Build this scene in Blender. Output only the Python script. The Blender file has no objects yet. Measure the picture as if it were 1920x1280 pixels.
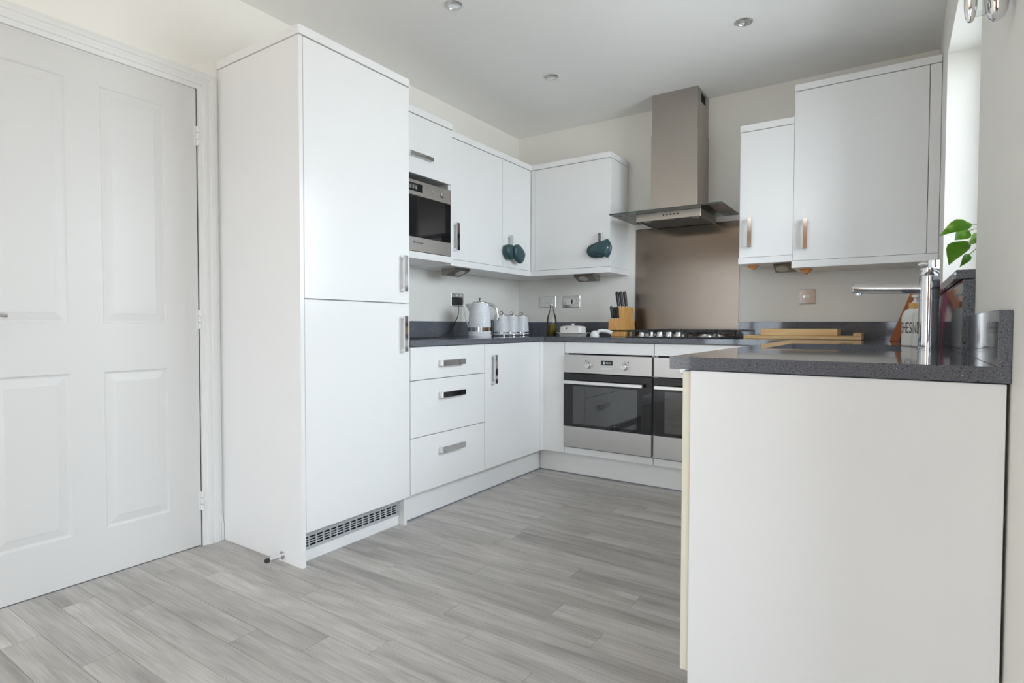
import bpy, bmesh, math, random
from mathutils import Vector, Matrix
random.seed(7)
D = bpy.data
SC = bpy.context.scene
COL = SC.collection
PI = math.pi

# ------------------------------------------------------------------ camera, sky, light, exposure
cam = D.cameras.new('camera')
cam.sensor_width = 36.0
cam.lens = 36.0 * 1069.2 / 1920.0
cam.clip_start = 0.02
camo = D.objects.new('camera', cam); COL.objects.link(camo)
yaw, pitch, roll = (math.radians(v) for v in (33.8077, -1.5965, 0.1211))
F = Vector((-math.sin(yaw)*math.cos(pitch), math.cos(yaw)*math.cos(pitch), math.sin(pitch)))
R0 = Vector((math.cos(yaw), math.sin(yaw), 0)); U0 = R0.cross(F)
R1 = R0*math.cos(roll) + U0*math.sin(roll); U1 = -R0*math.sin(roll) + U0*math.cos(roll)
M = Matrix((R1, U1, -F)).transposed().to_4x4()
M.translation = Vector((2.5252, -3.8640, 0.9729))
camo.matrix_world = M
SC.camera = camo

W = D.worlds.new('overcast_sky'); SC.world = W; W.use_nodes = True
bg = W.node_tree.nodes['Background']
bg.inputs[0].default_value = (0.815, 0.882, 1.0, 1)
bg.inputs[1].default_value = 6.0

def portal(name, loc, rot, sx, sy):
    l = D.lights.new(name, 'AREA'); l.shape = 'RECTANGLE'; l.size = sx; l.size_y = sy
    l.cycles.is_portal = True
    o = D.objects.new(name, l); COL.objects.link(o); o.location = loc; o.rotation_euler = rot
PD = (-4.45, -2.92, 0.0, 1.95)      # patio doors of the wider dining end behind the camera (y0,y1,z0,z1)
XE, YC = 3.35, -2.74                # the room widens to XE beyond the wall corner at YC
KW = (-1.92, -0.66, 1.10, 2.18)     # kitchen window opening
portal('patio_portal', (XE+.16, (PD[0]+PD[1])/2, (PD[2]+PD[3])/2), (0, PI/2, 0), PD[3]-PD[2], PD[1]-PD[0])
FD = (.05, 1.04, 0.0, 2.12)         # glazed garden doors in the wall behind the camera (x0,x1,z0,z1)
portal('garden_portal', ((FD[0]+FD[1])/2, -6.44, (FD[2]+FD[3])/2), (PI/2, 0, 0), FD[1]-FD[0], FD[3]-FD[2])
FE = (2.40, 3.22, .90, 2.10)         # unseen window right of the garden doors, added to brighten the kitchen's back
portal('added_window_portal', ((FE[0]+FE[1])/2, -6.44, (FE[2]+FE[3])/2), (PI/2, 0, 0), FE[1]-FE[0], FE[3]-FE[2])
portal('window_portal', (2.86, (KW[0]+KW[1])/2, (KW[2]+KW[3])/2), (0, PI/2, 0), KW[3]-KW[2], KW[1]-KW[0])
wl_ = D.lights.new('kitchen_window_fill', 'AREA'); wl_.shape = 'RECTANGLE'; wl_.size = KW[3]-KW[2]; wl_.size_y = KW[1]-KW[0]  # added area light outside the glass, strengthens the sky's light
wl_.energy = 22; wl_.color = (.86, .93, 1.0)
wlo = D.objects.new('kitchen_window_fill', wl_); COL.objects.link(wlo); wlo.location = (XE-.36, (KW[0]+KW[1])/2, (KW[2]+KW[3])/2); wlo.rotation_euler = (0, PI/2, 0)

up = D.lights.new('dining_fill', 'AREA'); up.shape = 'DISK'; up.size = .35; up.energy = 18; up.color = (1, .91, .80)  # added warm fill aimed at the ceiling, unseen and without a fitting
upo = D.objects.new('dining_fill', up); COL.objects.link(upo); upo.location = (1.5, -5.0, 1.85); upo.rotation_euler = (PI, 0, 0)
SC.view_settings.view_transform = 'Standard'
SC.view_settings.look = 'None'
SC.view_settings.gamma = 1
SC.view_settings.use_curve_mapping = False
SC.view_settings.exposure = 0.36
SC.cycles.max_bounces = 12
SC.cycles.diffuse_bounces = 8
SC.cycles.glossy_bounces = 6
SC.cycles.transparent_max_bounces = 12
SC.cycles.sample_clamp_indirect = 6.0

# ------------------------------------------------------------------ materials
def lin(h):
    if isinstance(h, str):
        c = [int(h[i:i+2], 16)/255 for i in (0, 2, 4)]
        return tuple(x/12.92 if x <= .04045 else ((x+.055)/1.055)**2.4 for x in c) + (1,)
    return tuple(h) + (1,)
def mat(name, col, rough=.5, metal=0., spec=.5, coat=0., emit=None, bump=0., bscale=200.):
    m = D.materials.new(name); m.use_nodes = True
    b = m.node_tree.nodes['Principled BSDF']
    b.inputs['Base Color'].default_value = lin(col)
    b.inputs['Roughness'].default_value = rough
    b.inputs['Metallic'].default_value = metal
    b.inputs['Specular IOR Level'].default_value = spec
    if coat: b.inputs['Coat Weight'].default_value = coat; b.inputs['Coat Roughness'].default_value = .04
    if emit:
        b.inputs['Emission Color'].default_value = lin(emit[0]); b.inputs['Emission Strength'].default_value = emit[1]
    if bump:
        nt = m.node_tree; n = nt.nodes.new('ShaderNodeTexNoise'); n.inputs['Scale'].default_value = bscale
        tc = nt.nodes.new('ShaderNodeTexCoord'); nt.links.new(tc.outputs['Object'], n.inputs['Vector'])
        bp = nt.nodes.new('ShaderNodeBump'); bp.inputs['Strength'].default_value = bump; bp.inputs['Distance'].default_value = .002
        nt.links.new(n.outputs['Fac'], bp.inputs['Height']); nt.links.new(bp.outputs['Normal'], b.inputs['Normal'])
    return m
def N(m, t, **k):
    n = m.node_tree.nodes.new(t)
    for a, v in k.items(): setattr(n, a, v)
    return n
def ramp(m, stops, fac):
    r = N(m, 'ShaderNodeValToRGB'); e = r.color_ramp.elements
    while len(e) < len(stops): e.new(.5)
    for x, (p, c) in zip(e, stops): x.position = p; x.color = lin(c)
    m.node_tree.links.new(fac, r.inputs[0]); return r

PAINT = mat('warm_white_wall_paint', (.88, .86, .815), .6, bump=.12, bscale=350)
CEIL = mat('ceiling_paint', (.89, .88, .865), .7, bump=.1, bscale=300)
TAUPE = mat('terracotta_wall_paint', (.34, .21, .125), .7, bump=.1, bscale=300)
TRIM = mat('white_satin_paint', (.80, .80, .79), .35)
DOORW = mat('white_door_paint', (.70, .693, .68), .4, bump=.05, bscale=120)
GLOSS = mat('white_gloss_lacquer', (.87, .87, .87), .20, spec=.5)
CARC = mat('white_melamine', (.82, .82, .81), .4)
CREAM = mat('cream_board_edge', (.80, .76, .62), .45)
CHROME = mat('polished_chrome', (.78, .78, .79), .07, 1)
DCHROME = mat('dark_chrome', (.25, .25, .26), .15, 1)
LIGHTM = mat('brushed_nickel_housing', (.33, .30, .265), .42, 1)
SATIN = mat('satin_chrome', (.66, .66, .66), .28, 1)
GREYM = mat('grey_plastic_grille', (.48, .49, .51), .4)
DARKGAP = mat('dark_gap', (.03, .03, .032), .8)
BLACK = mat('black_plastic', (.018, .018, .02), .35)
RUBBER = mat('black_rubber', (.03, .03, .03), .7)
IRON = mat('cast_iron', (.022, .022, .024), .45, bump=.3, bscale=500)
BLACKGLASS = mat('black_glass', (.008, .008, .010), .04, spec=.6)
CERAM = mat('white_glazed_ceramic', (.82, .80, .775), .12)
KETW = mat('pale_grey_enamel', (.82, .83, .87), .18)
TEAL = mat('teal_silicone', (.028, .078, .084), .38)
OIL = mat('olive_oil', (.20, .15, .008), .1)
ORANGE_REFL = mat('painted_orange_reflection', (.45, .17, .045), .35, .6)  # base colour stands for an orange reflection in bare metal
ORANGE = mat('burnt_orange_board', (.38, .10, .018), .4)
MAGENTA = mat('magenta_board', (.30, .022, .10), .4)
WHITEPL = mat('white_plastic', (.80, .80, .79), .3)
TEXTM = mat('grey_lettering', (.055, .055, .06), .6)
POT = mat('slate_blue_pot', (.12, .17, .25), .4)
SOIL = mat('potting_soil', (.03, .02, .013), .9, bump=.6, bscale=120)
STEM = mat('pale_green_stem', (.45, .55, .28), .5)
LEDW = mat('frosted_lens', (.55, .53, .48), .3)
GROUND = mat('garden_paving', (.52, .46, .39), .9, bump=.2, bscale=30)
BRICKOUT = mat('outside_render', (.6, .58, .55), .9)

def glass_mat(name, tint, refl=1.45, rough=.0):
    m = D.materials.new(name); m.use_nodes = True; nt = m.node_tree; nt.nodes.clear()
    o = N(m, 'ShaderNodeOutputMaterial'); mx = N(m, 'ShaderNodeMixShader')
    t = N(m, 'ShaderNodeBsdfTransparent'); g = N(m, 'ShaderNodeBsdfGlossy'); f = N(m, 'ShaderNodeFresnel')
    t.inputs[0].default_value = lin(tint); g.inputs['Roughness'].default_value = rough
    f.inputs[0].default_value = refl
    nt.links.new(f.outputs[0], mx.inputs[0]); nt.links.new(t.outputs[0], mx.inputs[1]); nt.links.new(g.outputs[0], mx.inputs[2])
    nt.links.new(mx.outputs[0], o.inputs[0]); return m
GLASS = glass_mat('clear_glass', (.95, .97, .96))
HOODGLASS = glass_mat('green_tinted_glass', (.80, .86, .83))
OVENGLASS = glass_mat('smoked_oven_glass', (.20, .21, .24), 2.3)

def brushed(name, col, axis, rough=.3, aniso=.75):
    m = mat(name, col, rough, 1.0); nt = m.node_tree; b = nt.nodes['Principled BSDF']
    b.inputs['Anisotropic'].default_value = aniso
    tg = N(m, 'ShaderNodeCombineXYZ')
    for i in range(3): tg.inputs[i].default_value = axis[i]
    nt.links.new(tg.outputs[0], b.inputs['Tangent'])
    tc = N(m, 'ShaderNodeTexCoord'); mp = N(m, 'ShaderNodeMapping')
    mp.inputs['Scale'].default_value = [3 if a else 500 for a in axis]
    n = N(m, 'ShaderNodeTexNoise'); n.inputs['Scale'].default_value = 1.0; n.inputs['Detail'].default_value = 3
    nt.links.new(tc.outputs['Object'], mp.inputs[0]); nt.links.new(mp.outputs[0], n.inputs['Vector'])
    r = N(m, 'ShaderNodeMapRange'); r.inputs[3].default_value = rough-.03; r.inputs[4].default_value = rough+.04
    nt.links.new(n.outputs['Fac'], r.inputs[0]); nt.links.new(r.outputs[0], b.inputs['Roughness'])
    bp = N(m, 'ShaderNodeBump'); bp.inputs['Strength'].default_value = .015; bp.inputs['Distance'].default_value = .0003
    nt.links.new(n.outputs['Fac'], bp.inputs['Height']); nt.links.new(bp.outputs[0], b.inputs['Normal'])
    return m
STEELX = brushed('brushed_steel_sheet', (.20, .165, .135), (1, 0, 0), .20, .85)
STEELH = brushed('brushed_hood_steel', (.44, .40, .36), (1, 0, 0), .36, .5)
STEELO = brushed('brushed_oven_steel', (.54, .52, .50), (1, 0, 0), .33, .5)
STEELY = brushed('brushed_microwave_steel', (.42, .39, .36), (0, 1, 0), .36, .5)

WINGM = mat('dark_bronze_glass_wing', (.10, .085, .075), .22, .5)
def quartz():
    m = mat('grey_quartz', (.1, .1, .1), .055, spec=.5); nt = m.node_tree; b = nt.nodes['Principled BSDF']
    tc = N(m, 'ShaderNodeTexCoord')
    n1 = N(m, 'ShaderNodeTexNoise'); n1.inputs['Scale'].default_value = 420; n1.inputs['Detail'].default_value = 2
    n2 = N(m, 'ShaderNodeTexNoise'); n2.inputs['Scale'].default_value = 300; n2.inputs['Detail'].default_value = 1
    v = N(m, 'ShaderNodeTexVoronoi'); v.inputs['Scale'].default_value = 75
    for n in (n1, n2, v): nt.links.new(tc.outputs['Object'], n.inputs['Vector'])
    r1 = ramp(m, [(.30, (.085, .090, .106)), (.5, (.122, .128, .148)), (.68, (.19, .20, .23))], n1.outputs['Fac'])
    r2 = ramp(m, [(.31, (.10, .10, .11)), (.37, (1, 1, 1))], n2.outputs['Fac'])
    mu = N(m, 'ShaderNodeMixRGB', blend_type='MULTIPLY'); mu.inputs[0].default_value = 1
    nt.links.new(r1.outputs[0], mu.inputs[1]); nt.links.new(r2.outputs[0], mu.inputs[2])
    r3 = ramp(m, [(.035, (1, 1, 1)), (.06, (0, 0, 0))], v.outputs['Distance'])
    sp = N(m, 'ShaderNodeMixRGB', blend_type='MIX'); sp.inputs[2].default_value = (.75, .77, .80, 1)
    nt.links.new(r3.outputs[0], sp.inputs[0]); nt.links.new(mu.outputs[0], sp.inputs[1])
    nt.links.new(sp.outputs[0], b.inputs['Base Color']); return m
QUARTZ = quartz()

def plankmat():
    m = mat('grey_oak_plank', (.3, .3, .3), .34, spec=.35); nt = m.node_tree; b = nt.nodes['Principled BSDF']
    tc = N(m, 'ShaderNodeTexCoord'); oi = N(m, 'ShaderNodeObjectInfo')
    add = N(m, 'ShaderNodeVectorMath', operation='ADD'); sc = N(m, 'ShaderNodeVectorMath', operation='SCALE')
    cmb = N(m, 'ShaderNodeCombineXYZ')
    for i in range(3): nt.links.new(oi.outputs['Random'], cmb.inputs[i])
    sc.inputs[3].default_value = 37.0
    nt.links.new(cmb.outputs[0], sc.inputs[0]); nt.links.new(tc.outputs['Object'], add.inputs[0]); nt.links.new(sc.outputs[0], add.inputs[1])
    def nz(scale, detail, dist, s3):
        mp = N(m, 'ShaderNodeMapping'); mp.inputs['Scale'].default_value = s3
        n = N(m, 'ShaderNodeTexNoise'); n.inputs['Scale'].default_value = scale; n.inputs['Detail'].default_value = detail
        n.inputs['Distortion'].default_value = dist
        nt.links.new(add.outputs[0], mp.inputs[0]); nt.links.new(mp.outputs[0], n.inputs['Vector']); return n
    big = nz(1.0, 5, .5, (1.3, 15, 1)); fine = nz(1.0, 4, .3, (7, 200, 1)); cath = nz(1.0, 2, .5, (1.3, 7, 1))
    wv = N(m, 'ShaderNodeMath', operation='MULTIPLY'); wv.inputs[1].default_value = 42; nt.links.new(cath.outputs['Fac'], wv.inputs[0])
    sn = N(m, 'ShaderNodeMath', operation='SINE'); nt.links.new(wv.outputs[0], sn.inputs[0])
    r1 = ramp(m, [(.27, (.33, .312, .294)), (.42, (.45, .43, .408)), (.56, (.54, .52, .496)), (.8, (.62, .60, .575))], big.outputs['Fac'])
    r2 = ramp(m, [(.34, (.83, .83, .83)), (.6, (1.05, 1.05, 1.05))], fine.outputs['Fac'])
    mu = N(m, 'ShaderNodeMixRGB', blend_type='MULTIPLY'); mu.inputs[0].default_value = 1
    nt.links.new(r1.outputs[0], mu.inputs[1]); nt.links.new(r2.outputs[0], mu.inputs[2])
    mr = N(m, 'ShaderNodeMapRange'); mr.inputs[1].default_value = -1; mr.inputs[2].default_value = 1; mr.inputs[3].default_value = .93; mr.inputs[4].default_value = 1.03
    nt.links.new(sn.outputs[0], mr.inputs[0])
    mu2 = N(m, 'ShaderNodeMixRGB', blend_type='MULTIPLY'); mu2.inputs[0].default_value = 1
    nt.links.new(mu.outputs[0], mu2.inputs[1]); nt.links.new(mr.outputs[0], mu2.inputs[2])
    mr2 = N(m, 'ShaderNodeMapRange'); mr2.inputs[3].default_value = .86; mr2.inputs[4].default_value = 1.08
    nt.links.new(oi.outputs['Random'], mr2.inputs[0])
    mu3 = N(m, 'ShaderNodeMixRGB', blend_type='MULTIPLY'); mu3.inputs[0].default_value = 1
    nt.links.new(mu2.outputs[0], mu3.inputs[1]); nt.links.new(mr2.outputs[0], mu3.inputs[2])
    nt.links.new(mu3.outputs[0], b.inputs['Base Color'])
    bp = N(m, 'ShaderNodeBump'); bp.inputs['Strength'].default_value = .12; bp.inputs['Distance'].default_value = .0006
    nt.links.new(fine.outputs['Fac'], bp.inputs['Height']); nt.links.new(bp.outputs[0], b.inputs['Normal'])
    return m
PLANK = plankmat()
SUBF = mat('floor_underlay', (.085, .08, .075), .8)

def woodmat(name, c1, c2, axis):
    m = mat(name, c1, .45); nt = m.node_tree; b = nt.nodes['Principled BSDF']
    tc = N(m, 'ShaderNodeTexCoord'); mp = N(m, 'ShaderNodeMapping'); mp.inputs['Scale'].default_value = [6 if a else 70 for a in axis]
    n = N(m, 'ShaderNodeTexNoise'); n.inputs['Scale'].default_value = 1; n.inputs['Detail'].default_value = 4; n.inputs['Distortion'].default_value = .5
    nt.links.new(tc.outputs['Object'], mp.inputs[0]); nt.links.new(mp.outputs[0], n.inputs['Vector'])
    r = ramp(m, [(.3, c2), (.65, c1)], n.outputs['Fac']); nt.links.new(r.outputs[0], b.inputs['Base Color']); return m
BAMBOO = woodmat('bamboo', (.74, .42, .14), (.58, .28, .07), (0, 0, 1))
BOARDW = woodmat('pale_beech', (.84, .60, .30), (.70, .43, .17), (1, 0, 0))
BOARDW2 = woodmat('bamboo_board', (.80, .57, .29), (.64, .40, .17), (1, 0, 0))

def leafmat():
    m = mat('variegated_leaf', (.12, .3, .02), .35); nt = m.node_tree; b = nt.nodes['Principled BSDF']
    tc = N(m, 'ShaderNodeTexCoord'); n = N(m, 'ShaderNodeTexNoise'); n.inputs['Scale'].default_value = 28; n.inputs['Distortion'].default_value = .8
    nt.links.new(tc.outputs['Object'], n.inputs['Vector'])
    r = ramp(m, [(.45, (.075, .24, .012)), (.56, (.16, .36, .04)), (.66, (.46, .58, .22))], n.outputs['Fac'])
    nt.links.new(r.outputs[0], b.inputs['Base Color'])
    tr = N(m, 'ShaderNodeBsdfTranslucent'); tr.inputs[0].default_value = (.25, .5, .04, 1)
    mx = N(m, 'ShaderNodeMixShader'); mx.inputs[0].default_value = .35
    out = nt.nodes['Material Output']
    nt.links.new(b.outputs[0], mx.inputs[1]); nt.links.new(tr.outputs[0], mx.inputs[2]); nt.links.new(mx.outputs[0], out.inputs[0]); return m
LEAF = leafmat()

# ------------------------------------------------------------------ geometry helpers (world coordinates)
ORG = {}
def nb(): return bmesh.new()
def bx(bm, x0, x1, y0, y1, z0, z1, b=0., seg=2):
    r = bmesh.ops.create_cube(bm, size=1)
    vs = r['verts']
    for v in vs:
        v.co = Vector(((x0+x1)/2 + v.co.x*(x1-x0), (y0+y1)/2 + v.co.y*(y1-y0), (z0+z1)/2 + v.co.z*(z1-z0)))
    if b:
        es = list({e for v in vs for e in v.link_edges})
        bmesh.ops.bevel(bm, geom=es, offset=b, segments=seg, affect='EDGES', profile=.6)
    return bm
def box(*a, **k): return bx(nb(), *a, **k)
def lathe(bm, prof, c, n=32, mtx=None):
    """profile of (r,z); closed at the ends when r is 0"""
    rings = []
    for r, z in prof:
        if r < 1e-6: rings.append([bm.verts.new((0, 0, z))])
        else: rings.append([bm.verts.new((r*math.cos(2*PI*i/n), r*math.sin(2*PI*i/n), z)) for i in range(n)])
    vs = [v for g in rings for v in g]
    for a, b_ in zip(rings, rings[1:]):
        for i in range(n):
            j = (i+1) % n
            if len(a) == 1 and len(b_) == 1: continue
            if len(a) == 1: bm.faces.new((a[0], b_[j], b_[i]))
            elif len(b_) == 1: bm.faces.new((a[i], a[j], b_[0]))
            else: bm.faces.new((a[i], a[j], b_[j], b_[i]))
    T = Matrix.Translation(Vector(c)) @ (mtx if mtx else Matrix.Identity(4))
    for v in vs: v.co = T @ v.co
    bmesh.ops.recalc_face_normals(bm, faces=list({f for v in vs for f in v.link_faces}))
    return bm
def rot_to(d):
    return Vector((0, 0, 1)).rotation_difference(Vector(d).normalized()).to_matrix().to_4x4()
def cyl(bm, p0, p1, r, n=24, r1=None, cap=.0):
    p0 = Vector(p0); p1 = Vector(p1); L = (p1-p0).length; r1 = r if r1 is None else r1
    pr = [(0, 0), (r-cap, 0), (r, cap), (r1, L-cap), (r1-cap, L), (0, L)] if cap else [(0, 0), (r, 0), (r1, L), (0, L)]
    return lathe(bm, pr, p0, n, rot_to(p1-p0))
def tube(bm, pts, r, n=10, rr=None):
    pts = [Vector(p) for p in pts]; rings = []
    up = None
    for i, p in enumerate(pts):
        t = (pts[min(i+1, len(pts)-1)] - pts[max(i-1, 0)]).normalized()
        if up is None:
            up = Vector((0, 0, 1)) if abs(t.z) < .9 else Vector((1, 0, 0))
        a = t.cross(up).normalized(); b = a.cross(t).normalized(); up = b
        q = rr[i] if rr else r
        rings.append([bm.verts.new(p + a*q*math.cos(2*PI*k/n) + b*q*math.sin(2*PI*k/n)) for k in range(n)])
    for A, B in zip(rings, rings[1:]):
        for k in range(n): bm.faces.new((A[k], A[(k+1) % n], B[(k+1) % n], B[k]))
    bm.faces.new(rings[0][::-1]); bm.faces.new(rings[-1]); return bm
def spline(pts, k=8):
    P = [Vector(p) for p in pts]; out = []
    for i in range(len(P)-1):
        a, b, c, d = P[max(i-1, 0)], P[i], P[i+1], P[min(i+2, len(P)-1)]
        for s in range(k):
            t = s/k
            out.append(.5*((2*b) + (c-a)*t + (2*a-5*b+4*c-d)*t*t + (3*b-a-3*c+d)*t**3))
    return out + [P[-1]]
def prism(bm, poly, axis, a0, a1, b=0.):
    """extrude a 2-D polygon; axis 'z': (x,y), 'y': (x,z), 'x': (y,z)"""
    def mk(p, a): return {'z': (p[0], p[1], a), 'y': (p[0], a, p[1]), 'x': (a, p[0], p[1])}[axis]
    A = [bm.verts.new(mk(p, a0)) for p in poly]; B = [bm.verts.new(mk(p, a1)) for p in poly]
    fs = [bm.faces.new(A), bm.faces.new(B[::-1])]
    n = len(poly)
    for i in range(n): fs.append(bm.faces.new((A[i], B[i], B[(i+1) % n], A[(i+1) % n])))
    bmesh.ops.recalc_face_normals(bm, faces=fs)
    if b:
        bmesh.ops.bevel(bm, geom=list({e for f in fs for e in f.edges}), offset=b, segments=2, affect='EDGES')
    return bm
def obj(name, bm, m, parent=None, smooth=False, ang=35):
    o0 = ORG.get(parent.name, Vector((0, 0, 0))) if parent else Vector((0, 0, 0))
    if o0.length: bmesh.ops.translate(bm, verts=bm.verts, vec=-o0)
    me = D.meshes.new(name); bm.to_mesh(me); bm.free()
    me.materials.append(m)
    if smooth:
        for p in me.polygons: p.use_smooth = True
        try: me.set_sharp_from_angle(angle=math.radians(ang))
        except Exception: pass
    o = D.objects.new(name, me); COL.objects.link(o)
    if parent: o.parent = parent
    ORG[o.name] = o0
    return o
def tag(o, label, cat, group=None):
    o['label'] = label; o['category'] = cat
    if group: o['group'] = group
    return o
def thing(name, label, cat, loc, group=None):
    o = D.objects.new(name, None); COL.objects.link(o); o.location = loc; o.empty_display_size = .05
    ORG[o.name] = Vector(loc)
    return tag(o, label, cat, group)
def struct(name, bm, m, parent=None, smooth=False):
    o = obj(name, bm, m, parent, smooth)
    if not parent: o['kind'] = 'structure'
    return o

# ------------------------------------------------------------------ the setting
XW, H, YF = 2.7027, 2.464, -6.3
fl = struct('floor', box(-.12, XE+.2, YF, .0, -.12, -.004), SUBF)
PW, PL = .0998, .918
known = {-1: .866, 2: .86, 1: .662, 3: 1.28-.918, 4: 1.43-.918, -2: 1.5-.918, -3: 1.06-.918, -6: 1.354-.918, 7: .155, 10: .17, 9: .389, 12: .317, 8: .85, 11: .62, 0: .25, 5: .78, 6: .33}
for i in range(-15, 21):
    ya = -2.022 - PW*i - PW; yb = ya + PW
    off = known.get(i, random.uniform(.1, .9))
    x = off - PL
    while x < 2.2:
        a, b = max(x, .002), min(x+PL, 2.26)
        if b-a > .03:
            bm = box(a+.0005, b-.0005, ya+.0005, yb-.0005, -.005, 0.0)
            c = Vector(((a+b)/2, (ya+yb)/2, 0)); bmesh.ops.translate(bm, verts=bm.verts, vec=-c)
            p = obj('plank', bm, PLANK, fl); p.location = c
        x += PL
rest = nb(); bx(rest, 0, XE+.2, YF, -2.022-PW*21, -.005, 0); bx(rest, 2.26, XW, -2.022-PW*21, 0, -.005, 0); bx(rest, 0, 2.26, -2.022+PW*15, 0, -.005, 0)
o = obj('floor_covering', rest, PLANK, fl)

struct('ceiling', box(-.12, XW+.27, YC, .12, H, H+.12), CEIL)
struct('ceiling_dining', box(-.12, XE+.2, YF-.12, YC-.0005, H, H+.12), CEIL)
struct('wall_back', box(-.12, XW+.3, 0, .12, 0, H), PAINT)
wf = nb(); bx(wf, -.12, FD[0], YF-.12, YF, 0, H); bx(wf, FD[1], FE[0], YF-.12, YF, 0, H); bx(wf, FE[1], XE+.2, YF-.12, YF, 0, H); bx(wf, FE[0], FE[1], YF-.12, YF, FE[3], H); bx(wf, FE[0], FE[1], YF-.12, YF, 0, FE[2]); bx(wf, FD[0], FD[1], YF-.12, YF, FD[3], H)
struct('wall_front', wf, TAUPE)
DY0, DY1, DZ = -3.393, -2.555, 1.987
wl = nb(); bx(wl, -.12, 0, DY1, 0, 0, H); bx(wl, -.12, 0, YF, DY0, 0, H); bx(wl, -.12, 0, DY0, DY1, DZ+.004, H)
struct('wall_left', wl, PAINT)
wr = nb(); T = .27
bx(wr, XW, XW+T, KW[1], 0, 0, H); bx(wr, XW, XW+T, KW[0], KW[1], KW[3], H); bx(wr, XW, XW+T, KW[0], KW[1], 0, KW[2])
bx(wr, XW, XW+T, YC, KW[0], 0, H)
struct('wall_right', wr, PAINT)
we = nb(); bx(we, XE, XE+.2, PD[1], YC, 0, H); bx(we, XE, XE+.2, PD[0], PD[1], PD[3], H); bx(we, XE, XE+.2, YF, PD[0], 0, H)
struct('wall_dining_right', we, PAINT)
struct('wall_dining_back', box(XW+T, XE, YC, YC+.15, 0, H), PAINT)
# garden outside
struct('ground', box(-30, 30, -30, 30, -.3, -.125), GROUND)

def window(name, y0, y1, z0, z1, xg, posts, turn=None):
    w = D.objects.new(name, None); COL.objects.link(w); w.location = (xg, (y0+y1)/2, z0); w['kind'] = 'structure'; ORG[name] = Vector(w.location)
    f = nb(); t = .05; d = .03
    bx(f, xg-d, xg+d, y0, y0+t, z0, z1, .004); bx(f, xg-d, xg+d, y1-t, y1, z0, z1, .004)
    bx(f, xg-d, xg+d, y0+t, y1-t, z0, z0+t, .004); bx(f, xg-d, xg+d, y0+t, y1-t, z1-t, z1, .004)
    obj('window_frame', f, WHITEPL, w)
    ys = [y0+t] + list(posts) + [y1-t]
    for p in posts: obj('mullion', box(xg-d, xg+d, p-.035, p+.035, z0+t, z1-t, .004), WHITEPL, w)
    for a, b in zip(ys, ys[1:]):
        obj('glass_pane', box(xg-.004, xg+.004, a + (.035 if a in posts else 0), b - (.035 if b in posts else 0), z0+t, z1-t), GLASS, w)
# the same glazing unit, turned to stand in the wall behind the camera
window('window_3', -FD[1], -FD[0], FD[2], FD[3], YF-.06, [-(FD[0]+FD[1])/2])
w3 = D.objects['window_3']; w3.location = ((FD[0]+FD[1])/2, YF-.06, FD[2]); w3.rotation_euler = (0, 0, -PI/2)
window('added_window', -FE[1], -FE[0], FE[2], FE[3], YF-.06, [-(FE[0]+FE[1])/2])
w4 = D.objects['added_window']; w4.location = ((FE[0]+FE[1])/2, YF-.06, FE[2]); w4.rotation_euler = (0, 0, -PI/2)
window('window_1', KW[0], KW[1], KW[2]+.026, KW[3], XW+.20, [(KW[0]+KW[1])/2])
window('window_2', PD[0], PD[1], PD[2], PD[3], XE+.10, [(PD[0]+PD[1])/2])

# ---- door in the left wall: moulded four-panel leaf, frame, hinges, lever
door = D.objects.new('door_1', None); COL.objects.link(door); door.location = (0, DY1, 0); door['kind'] = 'structure'; ORG['door_1'] = Vector((0, DY1, 0))
def moulded(y0, y1, z0, z1, rects, xf, th):
    bm = nb()
    ys = sorted({y0, y1} | {r[0] for r in rects} | {r[1] for r in rects}); zs = sorted({z0, z1} | {r[2] for r in rects} | {r[3] for r in rects})
    def q(a): bm.faces.new([bm.verts.new(p) for p in a])
    for a, b in zip(ys, ys[1:]):
        for c, d in zip(zs, zs[1:]):
            if (a, b, c, d) in rects:
                loops = []
                for ins, dep in ((0, 0), (.005, -.0045), (.010, -.0055), (.034, -.002), (.040, -.0005), (.044, -.0005)):
                    loops.append([(xf+dep, a+ins, c+ins), (xf+dep, b-ins, c+ins), (xf+dep, b-ins, d-ins), (xf+dep, a+ins, d-ins)])
                for l0, l1 in zip(loops, loops[1:]):
                    for k in range(4): q((l0[k], l0[(k+1) % 4], l1[(k+1) % 4], l1[k]))
                q(loops[-1])
            else: q([(xf, a, c), (xf, b, c), (xf, b, d), (xf, a, d)])
    xb = xf-th
    q([(xb, y0, z0), (xb, y0, z1), (xb, y1, z1), (xb, y1, z0)])
    for s in (((xf, y0, z0), (xb, y0, z0), (xb, y1, z0), (xf, y1, z0)), ((xf, y0, z1), (xf, y1, z1), (xb, y1, z1), (xb, y0, z1)),
              ((xf, y0, z0), (xf, y0, z1), (xb, y0, z1), (xb, y0, z0)), ((xf, y1, z0), (xb, y1, z0), (xb, y1, z1), (xf, y1, z1))): q(s)
    bmesh.ops.remove_doubles(bm, verts=bm.verts, dist=1e-5)
    bmesh.ops.recalc_face_normals(bm, faces=bm.faces)
    return bm
PR = [(-2.918, -2.688, .978, 1.877), (-2.918, -2.688, .186, .792), (-3.258, -3.028, .978, 1.877), (-3.258, -3.028, .186, .792)]
leaf = obj('door_leaf', moulded(DY0+.002, DY1-.002, .005, DZ-.003, PR, .004, .036), DOORW, door)
lv = nb(); lathe(lv, [(0, 0), (.026, 0), (.026, .006), (.010, .008), (.010, .045), (0, .045)], (.004, -3.335, 1.0), 24, rot_to((1, 0, 0)))
tube(lv, spline([(.045, -3.335, 1.0), (.05, -3.30, 1.003), (.052, -3.26, 1.006), (.05, -3.216, 1.003)], 6), .0085, 12)
obj('lever_handle', lv, CHROME, door, True)
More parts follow.
